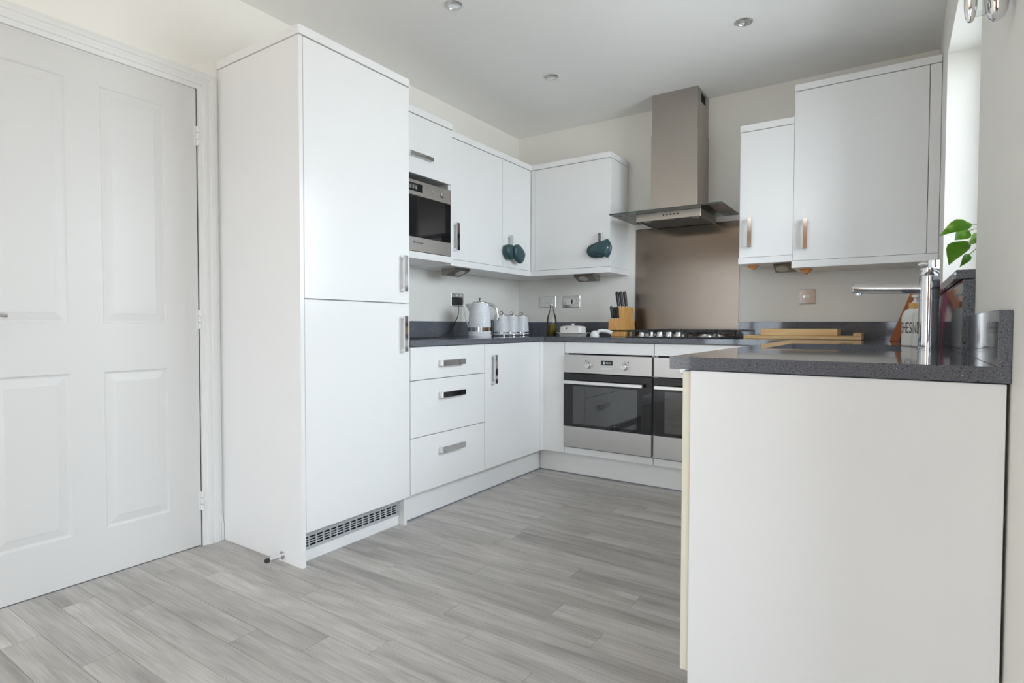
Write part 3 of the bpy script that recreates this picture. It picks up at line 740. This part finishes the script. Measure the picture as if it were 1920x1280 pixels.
# ------------------------------------------------------------------ ceiling lights, wall lamp
for (x, y, lab) in ((.796, -1.775, 'chrome recessed ceiling downlight above the tall cabinet side'), (.792, -.859, 'chrome recessed ceiling downlight nearest the far left corner'), (1.889, -.876, 'chrome recessed ceiling downlight right of the hood chimney')):
    t = thing('downlight', lab, 'ceiling light', (x, y, H))
    b = nb(); lathe(b, [(.028, 0), (.041, 0), (.041, -.003), (.036, -.007), (.030, -.006), (.027, -.001)], (x, y, H-.0005), 32); obj('bezel', b, SATIN, t, True)
    b = nb(); lathe(b, [(0, -.001), (.012, -.001), (.027, -.0035), (.0285, -.001)], (x, y, H-.0005), 28); obj('bulb', b, CHROME, t, True)

wlm = thing('wall_lamp', 'polished chrome wall lamp with glass slab at upper right', 'wall lamp', (XW, -2.45, 1.69))
b = nb(); lathe(b, [(0, 0), (.030, 0), (.030, .006), (.010, .009), (.009, .024), (0, .024)], (XW-.0005, -2.45, 1.70), 28, rot_to((-1, 0, 0))); obj('wall_plate', b, CHROME, wlm, True)
LC = Vector((2.655, -2.45, 1.577))
b = nb(); lathe(b, [(0, -.025), (.006, -.0245), (.012, -.019), (.0165, -.008), (.0190, .012), (.0205, .06), (.0205, .11), (.018, .12), (0, .12)], LC + Vector((.0215, .006, 0)), 36); obj('lamp_cup', b, CHROME, wlm, True)
b = nb(); lathe(b, [(0, -.022), (.004, -.021), (.0075, -.013), (.0100, .004), (.0115, .05), (.0115, .10), (.010, .12), (0, .12)], LC + Vector((-.0185, -.004, 0)), 32); obj('lamp_cup', b, CHROME, wlm, True)
obj('glass_slab', box(LC.x-.012, LC.x+.006, LC.y-.012, LC.y+.016, LC.z-.006, LC.z+.035, .001, 1), GLASS, wlm)
b = nb(); tube(b, [LC + Vector((-.0185, -.004, .117)), LC + Vector((0, .0, .121)), LC+Vector((.0215, .004, .121))], .006, 10); obj('arm', b, CHROME, wlm, True)

# ------------------------------------------------------------------ sockets and switches
def plate(lab, face, a0, a1, z0, z1, bits, name='wall_socket'):
    """bits: list of (name, a0, a1, z0, z1, mat, depth)"""
    c = (0, (a0+a1)/2, (z0+z1)/2) if face == 'x' else ((a0+a1)/2, 0, (z0+z1)/2)
    t = thing(name, lab, 'socket' if name == 'wall_socket' else 'switch', c)
    def fb(p0, p1, q0, q1, d0, d1, bv=.0008):
        return box(d0, d1, p0, p1, q0, q1, bv, 1) if face == 'x' else box(p0, p1, -d1, -d0, q0, q1, bv, 1)
    obj('face_plate', fb(a0, a1, z0, z1, .0004, .006, .002), SATINPL, t)
    for (n, p0, p1, q0, q1, m, d) in bits: obj(n, fb(p0, p1, q0, q1, .0055, .006+d), m, t)
    return t
SATINPL = mat('polished_steel_plate', (.60, .585, .57), .12, 1)
plate('steel double socket with black plug on left wall above kettle', 'x', -.849, -.715, 1.107, 1.195, [('rocker', -.80, -.786, 1.176, 1.188, WHITEPL, .003), ('rocker', -.752, -.738, 1.176, 1.188, WHITEPL, .003)])
plate('steel triple switch plate above the oil bottle', 'y', .202, .347, 1.112, 1.201, [('rocker', .225, .243, 1.145, 1.170, WHITEPL, .004), ('rocker', .259, .277, 1.145, 1.170, WHITEPL, .004), ('rocker', .293, .323, 1.148, 1.172, WHITEPL, .004)], 'switch_plate')
plate('steel cooker switch and socket plate above the butter dish', 'y', .412, .556, 1.109, 1.199, [('rocker', .440, .482, 1.132, 1.175, WHITEPL, .005), ('indicator', .483, .494, 1.14, 1.17, BLACK, .002), ('rocker', .498, .506, 1.14, 1.170, WHITEPL, .003), ('pin_slot', .522, .530, 1.158, 1.163, BLACK, .0006), ('pin_slot', .515, .521, 1.14, 1.143, BLACK, .0006), ('pin_slot', .531, .537, 1.14, 1.143, BLACK, .0006)], 'switch_plate')
plate('single steel spur switch on back wall under the right cabinets', 'y', 2.043, 2.131, 1.107, 1.195, [('rocker', 2.078, 2.098, 1.141, 1.161, WHITEPL, .004), ('fuse_cover', 2.065, 2.076, 1.143, 1.158, SATIN, .003)], 'switch_plate')
pg = thing('plug', 'black plug with thin cable in the left wall socket', 'plug', (.006, -.787, 1.14))
obj('plug_body', box(.0065, .038, -.835, -.762, 1.115, 1.166, .004, 2), BLACK, pg)
b = nb(); tube(b, spline([(.024, -.79, 1.1165), (.028, -.80, 1.05), (.034, -.86, .97), (.06, -.95, .918), (.12, -1.06, .9045), (.22, -1.25, .9035), (.30, -1.5, .9035), (.33, -1.80, .9035)], 8), .003, 8); obj('cable', b, BLACK, pg, True)
wcb = nb(); tube(wcb, spline([(.008, -.735, 1.13), (.03, -.738, 1.09), (.06, -.755, 1.02), (.12, -.80, .95), (.17, -.835, .912), (.215, -.86, .9050)], 8), .004, 8)
tag(obj('kettle_cable', wcb, WHITEPL, None, True), 'white cable running from left socket down behind the kettle', 'cable')

# ------------------------------------------------------------------ kettle and canisters
KX, KY = .285, -.895
kt = thing('kettle', 'pale ribbed kettle with chrome band and chrome handle', 'kettle', (KX, KY, ZW))
b = nb(); lathe(b, [(0, .0004), (.074, .0004), (.076, .004), (.076, .016), (.073, .018), (0, .018)], (KX, KY, ZW), 40); obj('power_base', b, KETW, kt, True)
pf = [(0, .0185), (.072, .0185), (.0745, .022), (.0745, .034)]
b = nb(); lathe(b, pf + [(.0735, .035), (0, .035)], (KX, KY, ZW), 40); obj('lower_ring', b, KETW, kt, True)
b = nb(); lathe(b, [(0, .0352), (.0748, .0352), (.0744, .061), (0, .061)], (KX, KY, ZW), 40); obj('chrome_band', b, CHROME, kt, True)
pf = [(0, .0612), (.0738, .0612)]
for k in range(18):
    z = .064+k*.0083; r = .0738-.0105*((k/17)**1.6) - (.010*max(0, (k-12)/5)**2)
    pf += [(r, z), (r-.0009, z+.006), (r, z+.0075)]
pf += [(.051, .2165), (.049, .219), (0, .219)]
b = nb(); lathe(b, pf, (KX, KY, ZW), 48); obj('body', b, KETW, kt, True, 60)
b = nb(); lathe(b, [(0, .2192), (.050, .2192), (.050, .2225), (.044, .2265), (0, .2285)], (KX, KY, ZW), 40); lid = obj('lid', b, SATIN, kt, True)
b = nb(); lathe(b, [(0, .228), (.005, .228), (.0045, .233), (.0065, .236), (.0075, .247), (.004, .252), (0, .2525)], (KX, KY, ZW), 20); obj('lid_knob', b, DCHROME, lid, True)
hdir = Vector((.80, .60, 0))
def kp(r, z): return Vector((KX, KY, ZW+z)) + hdir*r
b = nb(); tube(b, spline([kp(.050, .208), kp(.078, .206), (kp(.102, .190)), kp(.112, .155), kp(.116, .118), kp(.112, .108)], 8), .010, 12); obj('handle', b, CHROME, kt, True)
b = nb(); tube(b, [kp(.074, .002), kp(.081, .04), kp(.081, .10), kp(.074, .11)], .010, 10); obj('water_gauge', b, BLACK, kt, True)
# beak-shaped spout on the far side from the handle
b = nb(); sdir = -hdir; sd = Vector((-sdir.y, sdir.x, 0)); C0 = Vector((KX, KY, ZW))
vt = [C0+sdir*.052+sd*.030+Vector((0, 0, .216)), C0+sdir*.052-sd*.030+Vector((0, 0, .216)), C0+sdir*.096+sd*.009+Vector((0, 0, .212)), C0+sdir*.096-sd*.009+Vector((0, 0, .212)),
      C0+sdir*.062+sd*.022+Vector((0, 0, .15)), C0+sdir*.062-sd*.022+Vector((0, 0, .15))]
V = [b.verts.new(v) for v in vt]
for f in ((0, 1, 3, 2), (2, 3, 5, 4), (0, 2, 4), (1, 5, 3), (0, 4, 5, 1)): b.faces.new([V[i] for i in f])
bmesh.ops.recalc_face_normals(b, faces=b.faces); obj('spout', b, KETW, kt, True, 70)

CL = ['pale ribbed storage canister next to the kettle', 'pale ribbed storage canister in the middle of the row of three', 'pale ribbed storage canister nearest the corner']
def canister(x, y, lab):
    t = thing('canister', lab, 'canister', (x, y, ZW), 'storage canisters beside the kettle')
    b = nb(); lathe(b, [(0, .0004), (.059, .0004), (.060, .002), (.060, .010), (.059, .011), (0, .011)], (x, y, ZW), 36); obj('base_ring', b, CHROME, t, True)
    b = nb(); lathe(b, [(0, .0112), (.0585, .0112), (.0585, .0175), (0, .0175)], (x, y, ZW), 36); obj('foot_band', b, KETW, t, True)
    b = nb(); lathe(b, [(0, .0178), (.0592, .0178), (.0588, .027), (0, .027)], (x, y, ZW), 36); obj('chrome_band', b, CHROME, t, True)
    pf = [(0, .0272), (.0580, .0272)]
    for k in range(15):
        z = .029+k*.0076; r = .0580-.0085*((k/14)**1.3)
        pf += [(r, z), (r-.0007, z+.0055), (r, z+.0068)]
    pf += [(.048, .1435), (0, .1435)]
    b = nb(); lathe(b, pf, (x, y, ZW), 40); obj('body', b, KETW, t, True, 60)
    b = nb(); lathe(b, [(0, .1437), (.049, .1437), (.049, .147), (.043, .1495), (0, .151)], (x, y, ZW), 36); l = obj('lid', b, SATIN, t, True)
    b = nb(); rr = .011; cz = ZW+.1515+rr
    pts = [Vector((x+rr*math.cos(a)*.83, y+rr*math.cos(a)*.556, cz+rr*math.sin(a))) for a in [2*PI*k/20 for k in range(21)]]
    tube(b, pts, .0028, 8); obj('lid_ring', b, DCHROME, l, True)
for (x, y), lab in zip(((.20, -.530), (.20, -.400), (.20, -.268)), CL): canister(x, y, lab)

# ------------------------------------------------------------------ oil bottle, butter dish, pourer
BXX, BY = .452, -.25
ob = thing('oil_bottle', 'clear swing-top glass bottle half full of golden oil', 'bottle', (BXX, BY, ZW))
b = nb(); lathe(b, [(0, .0005), (.034, .0005), (.0365, .004), (.0365, .085), (.036, .112), (.030, .145), (.019, .172), (.0135, .190), (.0125, .212), (.0155, .214), (.0155, .220), (.011, .221)], (BXX, BY, ZW), 32); obj('glass', b, GLASS, ob, True)
b = nb(); lathe(b, [(0, .0035), (.0335, .0035), (.0350, .006), (.0350, .083), (0, .083)], (BXX, BY, ZW), 32); obj('oil', b, OIL, ob, True)
b = nb(); lathe(b, [(0, .2212), (.0115, .2212), (.0125, .225), (.010, .233), (0, .235)], (BXX, BY, ZW), 24); obj('stopper', b, CERAM, ob, True)
b = nb(); tube(b, spline([(BXX-.013, BY, ZW+.195), (BXX-.017, BY-.004, ZW+.215), (BXX-.012, BY, ZW+.235), (BXX, BY, ZW+.240), (BXX+.012, BY, ZW+.235), (BXX+.017, BY-.004, ZW+.215), (BXX+.013, BY, ZW+.195)], 6), .0013, 6); obj('wire_clip', b, SATIN, ob, True)

bd_ = thing('butter_dish', 'white ceramic butter dish with knobbed lid', 'butter dish', (.652, -.3, ZW))
def rrect(cx, cy, hx, hy, r, n=6):
    out = []
    for sx, sy, a0 in ((1, 1, 0), (-1, 1, PI/2), (-1, -1, PI), (1, -1, 1.5*PI)):
        for k in range(n+1):
            a = a0+PI/2*k/n; out.append((cx+sx*(hx-r)+r*math.cos(a), cy+sy*(hy-r)+r*math.sin(a)))
    return out
def loft(bm, loops):
    R = [[bm.verts.new((p[0], p[1], z)) for p in l] for l, z in loops]
    n = len(R[0])
    for A, B in zip(R, R[1:]):
        for k in range(n): bm.faces.new((A[k], A[(k+1) % n], B[(k+1) % n], B[k]))
    bm.faces.new(R[0][::-1]); bm.faces.new(R[-1]); bmesh.ops.recalc_face_normals(bm, faces=bm.faces); return bm
q = lambda hx, hy, r, z: (rrect(.652, -.3, hx, hy, r), ZW+z)
obj('dish', loft(nb(), [q(.083, .050, .02, .0005), q(.086, .053, .02, .006), q(.093, .06, .022, .020), q(.107, .074, .024, .0225), q(.107, .074, .024, .0255), q(.092, .058, .02, .0235)]), CERAM, bd_, True, 50)
ll = obj('lid', loft(nb(), [q(.0835, .050, .018, .0238), q(.0835, .050, .018, .058), q(.081, .048, .02, .066), q(.065, .036, .022, .071), q(.03, .016, .012, .0735)]), CERAM, bd_, True, 50)
b = nb(); lathe(b, [(0, .0735), (.007, .0735), (.008, .078), (.014, .084), (.014, .087), (.009, .089), (0, .0895)], (.652, -.3, ZW), 24); obj('lid_knob', b, CERAM, ll, True)
b = nb(); lathe(b, [(0, 0), (.005, 0), (.004, .001), (0, .001)], (.628, -.3503, ZW+.055), 16, rot_to((0, -1, 0))); obj('badge', b, TEXTM, ll)

po = thing('ladle', 'white ladle lying bowl down with arched handle beside knife block', 'ladle', (.88, -.36, ZW))
b = nb(); lathe(b, [(.030, .0005), (.0305, .010), (.027, .024), (.018, .036), (.008, .041), (0, .042)], (.868, -.40, ZW), 28); lathe(b, [(.027, .0005), (.024, .020), (.014, .032), (0, .037)], (.868, -.40, ZW), 28); obj('bowl', b, WHITEPL, po, True)
b = nb(); pts = spline([(.886, -.40, ZW+.020), (.895, -.395, ZW+.036), (.915, -.385, ZW+.040), (.945, -.37, ZW+.036), (.975, -.36, ZW+.024)], 8)
for A in range(1): 
    tube(b, pts, .008, 12, [.010+.004*(i/len(pts)) for i in range(len(pts))])
obj('handle', b, WHITEPL, po, True)

# ------------------------------------------------------------------ knife block and knives
kb = thing('knife_block', 'stepped bamboo knife block left of the hob', 'knife block', (.985, -.24, ZW))
b = nb(); bx(b, .934, 1.036, -.29, -.16, ZW+.0005, ZW+.034, .002, 1); obj('foot', b, BAMBOO, kb)
bm = nb()
# front profile leans a little to the left; low step on the left, tall part on the right and behind
prism(bm, [(.921, ZW+.044), (1.048, ZW+.044), (1.034, ZW+.199), (.995, ZW+.199), (.9985, ZW+.120), (.923, ZW+.120)], 'y', -.30, -.225, .0012)
prism(bm, [(.921, ZW+.044), (1.048, ZW+.044), (1.034, ZW+.199), (.930, ZW+.199)], 'y', -.224, -.14, .0012)
obj('body', bm, BAMBOO, kb)
obj('neck', box(.930, 1.040, -.285, -.165, ZW+.0342, ZW+.0438), DARKGAP, kb)
def knife(lab, base, d, L, r):
    t = thing('knife', lab, 'knife', base, 'knives in the block')
    base = Vector(base); d = Vector(d).normalized()
    pts = [base + d*(L*s) for s in (0, .08, .3, .6, .85, .97, 1)]
    b = nb(); tube(b, pts, r, 12, [r*.75, r*.9, r*.95, r*1.05, r*1.12, r*.85, r*.4])
    k = obj('handle', b, BLACK, t, True)
    s = d.orthogonal().normalized()
    b = nb(); lathe(b, [(0, 0), (r*.95, 0), (r*.95, .004), (0, .004)], base + d*.0005, 14, rot_to(d)); obj('bolster', b, SATIN, t, True)
for i, (x, lab) in enumerate(((.949, 'tall black knife handle at the left of the back row'), (.976, 'tall black knife handle in the middle of the back row'), (1.004, 'tall black knife handle at the right of the back row'))):
    knife(lab, (x, -.19, ZW+.1995), (-.14, 0, 1), .112, .0112)
for i, (x, lab) in enumerate(((.936, 'short black knife handle leftmost in the low front step'), (.9555, 'short black knife handle second in the low front step'), (.9735, 'short black knife handle third in the low front step'), (.9905, 'short black knife handle rightmost in the low front step'))):
    knife(lab, (x, -.262, ZW+.1205), (-.13 if i == 0 else -.07, 0, 1), .088 if i == 0 else .080, .0098)

# ------------------------------------------------------------------ chopping boards
cb = thing('chopping_board', 'long flat bamboo board with raised end lip on the worktop', 'chopping board', (2.08, -.2, ZW))
b = nb(); bx(b, 1.795, 2.385, -.345, -.06, ZW+.0005, ZW+.0195, .002, 1); obj('board', b, BOARDW2, cb)
obj('end_lip', box(2.345, 2.385, -.345, -.06, ZW+.0197, ZW+.036, .002, 1), BOARDW2, cb)
b = box(1.885, 2.272, -.325, -.065, ZW+.0200, ZW+.058, .004, 2)
tag(obj('chopping_board', b, BOARDW), 'thick beech block lying on top of the bamboo board', 'chopping board')

# ------------------------------------------------------------------ tap, soap bottles, book stand
TXX, TYY = 2.618, -1.56
tp = thing('kitchen_tap', 'tall chrome single-lever kitchen tap at the sink', 'tap', (TXX, TYY, ZW))
b = nb(); lathe(b, [(0, .0005), (.0300, .0005), (.0300, .004), (.0275, .006), (.0275, .158), (0, .158)], (TXX, TYY, ZW), 40); obj('column', b, CHROME, tp, True)
b = nb(); lathe(b, [(0, .1585), (.0282, .1585), (.0282, .236), (.0265, .238), (0, .238)], (TXX, TYY, ZW), 40); obj('swivel_collar', b, CHROME, tp, True)
b = nb(); cyl(b, (TXX-.02, TYY, ZW+.197), (TXX-.214, TYY-.004, ZW+.203), .0175, 28, cap=.004); sp_ = obj('spout', b, CHROME, tp, True)
b = nb(); cyl(b, (TXX-.197, TYY-.004, ZW+.186), (TXX-.197, TYY-.004, ZW+.178), .0115, 20); obj('aerator', b, SATIN, sp_, True)
b = nb(); lathe(b, [(0, .2385), (.0265, .2385), (.0275, .240), (.0275, .262), (0, .262)], (TXX, TYY, ZW), 40); obj('cartridge_ring', b, CHROME, tp, True)
b = nb(); lathe(b, [(0, .2622), (.0165, .2622), (.0165, .286), (.015, .288), (0, .288)], (TXX+.0105, TYY-.005, ZW), 32)
tube(b, [(TXX+.0, TYY-.0, ZW+.276), (TXX-.018, TYY+.01, ZW+.279), (TXX-.026, TYY+.016, ZW+.276)], .007, 12); obj('lever', b, CHROME, tp, True)

def soap(lab, x, y, r, word, a_mid, cap, sz=.058):
    t = thing('soap_bottle', lab, 'soap bottle', (x, y, ZW))
    b = nb(); lathe(b, [(0, .0005), (r-.003, .0005), (r, .004), (r, .105), (r-.003, .119), (r-.010, .131), (r*.55, .138), (0, .1385)], (x, y, ZW), 44); obj('body', b, mat('stone_white_ceramic', (.72, .71, .68), .3), t, True)
    b = nb(); lathe(b, [(0, .1387), (.0205, .1387), (.0205, .158), (.0185, .160), (0, .160)], (x, y, ZW), 32); obj('bamboo_collar', b, BAMBOO, t, True)
    b = nb(); lathe(b, [(0, .1602), (.013, .1602), (.011, .165), (.0065, .166), (.0065, .180), (.013, .181), (.013, .1905), (0, .191)], (x, y, ZW), 26); cyl(b, (x, y, ZW+.186), (x+.03, y+.02, ZW+.184), .005, 12); obj('pump', b, WHITEPL, t, True)
    cu = D.curves.new('lettering', 'FONT'); cu.body = word; cu.size = sz; cu.align_x = 'CENTER'; cu.align_y = 'CENTER'; cu.space_character = 1.0; cu.resolution_u = 3
    to = D.objects.new('lettering_curve', cu); COL.objects.link(to)
    bpy.context.view_layer.update()
    me = D.meshes.new_from_object(to.evaluated_get(bpy.context.evaluated_depsgraph_get()))
    D.objects.remove(to)
    b = nb(); b.from_mesh(me); D.meshes.remove(me)
    bmesh.ops.subdivide_edges(b, edges=[e for e in b.edges if e.calc_length() > .006], cuts=2)
    for v in b.verts:
        a = a_mid + v.co.x*.36/r; rr = r+.0004
        v.co = Vector((x+rr*math.cos(a), y+rr*math.sin(a), ZW+.066+v.co.y))
    obj('lettering', b, TEXTM, t)
vdir = math.atan2(-3.864+1.31, 2.5252-2.593)   # direction from the bottle towards the camera
soap('white ceramic soap bottle lettered DISHES with bamboo collar, left of tap', 2.590, -1.27, .042, 'DISHES', vdir-1.00, True)
soap('white ceramic soap bottle lettered HANDS hidden mostly behind the tap', 2.620, -1.36, .042, 'HANDS', vdir-.98, True)

bs = thing('book_stand', 'orange and magenta folded board stand behind the soap bottles', 'stand', (2.58, -.55, ZW))
def lean(x0, x1, z1, th, y0, y1):
    b = nb(); prism(b, [(x0, ZW+.0006), (x0+th, ZW+.0006), (x1+th, z1), (x1, z1)], 'y', y0, y1, .0015); return b
obj('orange_board', lean(2.508, 2.594, ZW+.250, .036, -.50, -.30), ORANGE, bs)
obj('magenta_board', lean(2.640, 2.612, ZW+.232, .020, -.49, -.31), MAGENTA, bs)

# ------------------------------------------------------------------ plant on the sill
pl = thing('potted_plant', 'trailing variegated green plant in a blue pot on the window sill', 'plant', (2.758, -1.82, 1.1257))
px_, py_, pz_ = 2.762, -1.815, 1.1257
b = nb(); lathe(b, [(0, .0004), (.032, .0004), (.042, .075), (.044, .078), (.044, .083), (.040, .083), (.039, .07), (0, .07)], (px_, py_, pz_), 32); obj('pot', b, POT, pl, True)
b = nb(); lathe(b, [(0, .0702), (.0385, .0702), (.03, .073), (0, .075)], (px_, py_, pz_), 20); obj('soil', b, SOIL, pl, True)
CAM = Vector((2.5252, -3.8640, .9729))
def at(u, v, y):
    d = F + R1*((u-960)/1069.2) - U1*((v-640)/1069.2); return CAM + d*((y-CAM.y)/d.y)
def leafshape(base, tip, width, droop, up):
    bm = nb(); ax = (tip-base); L = ax.length; a = ax.normalized(); s = a.cross(Vector(up)).normalized(); n = s.cross(a).normalized()
    prof = [(0, .10), (.06, .34), (.18, .82), (.34, 1.0), (.52, .86), (.70, .56), (.86, .26), (1.0, .02)]
    rows = []
    for t, w in prof:
        c = base + a*(L*t) + n*(droop*math.sin(PI*t))
        rows.append([bm.verts.new(c + s*(width/2*w*k) + n*(abs(k)*width*.16*w)) for k in (-1, -.5, 0, .5, 1)])
    for A, B in zip(rows, rows[1:]):
        for k in range(4): bm.faces.new((A[k], A[k+1], B[k+1], B[k]))
    r = bmesh.ops.solidify(bm, geom=bm.faces[:], thickness=.0008)
    return bm
vw = (CAM - Vector((2.68, -1.75, 1.2))).normalized()
LV = [((1822, 420), (1761, 443), .048, .010, -1.78, (.1, -.75, .55)), ((1816, 431), (1790, 450), .042, -.004, -1.72, (.2, -.9, .3)),
      ((1812, 452), (1779, 497), .060, .006, -1.80, (-.45, -.85, .25)), ((1817, 476), (1799, 501), .022, .005, -1.76, (.3, -.9, .2)),
      ((1845, 440), (1815, 460), .034, .004, -1.82, (.1, -.9, .4)), ((1868, 425), (1850, 400), .045, .004, -1.76, (.1, -.9, .4)), ((1870, 470), (1884, 440), .045, .004, -1.70, (.1, -.9, .4))]
for (b0, t0, w, dp, y, up) in LV:
    B_, T_ = at(*b0, y), at(*t0, y-.02)
    bm = leafshape(B_, T_, w, dp, up)
    lf = obj('leaf', bm, LEAF, pl, True, 80)
    b = nb(); top = Vector((px_, py_, pz_+.074))
    tube(b, spline([top, top.lerp(B_, .5)+Vector((.01, 0, .025)), B_.lerp(top, .04), B_], 6), .0013, 6); obj('stem', b, STEM, pl, True)

# ------------------------------------------------------------------ teal silicone pot grabs hung on two handles
def lobe(bm, poly, c, ex, ez, ey, th):
    """rounded slab from a 2-D outline in the (ex,ez) plane, bulging along ey"""
    n = len(poly); cx = sum(p[0] for p in poly)/n; cz = sum(p[1] for p in poly)/n
    rings = []
    for s, d in ((.78, 0), (.95, .18), (1, .45), (.97, .72), (.80, .92), (.45, 1.0)):
        rings.append([bm.verts.new(Vector(c) + Vector(ex)*(cx+(p[0]-cx)*s) + Vector(ez)*(cz+(p[1]-cz)*s) + Vector(ey)*(th*d)) for p in poly])
    for A, B in zip(rings, rings[1:]):
        for k in range(n): bm.faces.new((A[k], A[(k+1) % n], B[(k+1) % n], B[k]))
    bm.faces.new(rings[0][::-1]); bm.faces.new(rings[-1]); bmesh.ops.recalc_face_normals(bm, faces=bm.faces); return bm
def rnd(poly, k=3):
    for _ in range(k):
        o = []
        for i in range(len(poly)):
            a, b = poly[i], poly[(i+1) % len(poly)]
            o += [(a[0]*.75+b[0]*.25, a[1]*.75+b[1]*.25), (a[0]*.25+b[0]*.75, a[1]*.25+b[1]*.75)]
        poly = o
    return poly
g1 = thing('pot_grab', 'teal silicone pot grab on the left handle, folded narrow', 'oven mitt', (.33, -.6, 1.47))
o_ = (.3135, -.597, 1.47)
b = lobe(nb(), rnd([(-.090, .045), (-.03, .058), (-.012, .055), (-.012, -.045), (-.035, -.052), (-.085, -.025)]), (o_[0], o_[1], o_[2]), (0, 1, 0), (0, 0, 1), (1, 0, 0), .052); obj('lower_jaw', b, TEAL, g1, True, 50)
b = lobe(nb(), rnd([(-.034, .040), (.0, .062), (.035, .060), (.098, .018), (.108, -.012), (.062, -.074), (.010, -.060), (-.022, -.030), (-.036, .0)], 2), (o_[0]+.0305, o_[1]+.012, o_[2]), (0, 1, 0), (0, 0, 1), (1, .0, 0), .040)
uj = obj('upper_jaw', b, TEAL, g1, True, 50)
b = nb(); lathe(b, [(0, 0), (.007, 0), (.006, .002), (0, .002)], (o_[0]+.064, o_[1]+.080, o_[2]-.002), 16, rot_to((1, .3, 0))); obj('hanging_hole_eyelet', b, WHITEPL, uj)
g2 = thing('pot_grab', 'teal silicone pot grab on the right handle, opened wide', 'oven mitt', (.89, -.34, 1.48))
o_ = (.872, UY-.004, 1.482)
b = lobe(nb(), rnd([(-.108, .005), (-.085, .038), (-.03, .055), (.05, .070), (.05, -.052), (-.05, -.050), (-.092, -.035)]), o_, (1, 0, 0), (0, 0, 1), (0, -1, 0), .024)
obj('lower_jaw', b, TEAL, g2, True, 50)
b = lobe(nb(), rnd([(-.065, .0), (-.02, .040), (.06, .066), (.072, .066), (.106, .01), (.075, -.062), (.05, -.05), (-.05, -.022)], 2), (o_[0], o_[1]-.0295, o_[2]), (1, 0, 0), (0, 0, 1), (0, -1, 0), .034)
uj = obj('upper_jaw', b, TEAL, g2, True, 50)
b = nb(); lathe(b, [(0, 0), (.008, 0), (.007, .002), (0, .002)], (o_[0]+.072, o_[1]-.0600, o_[2]+.006), 16, rot_to((0, -1, 0))); obj('hanging_hole_eyelet', b, WHITEPL, uj)
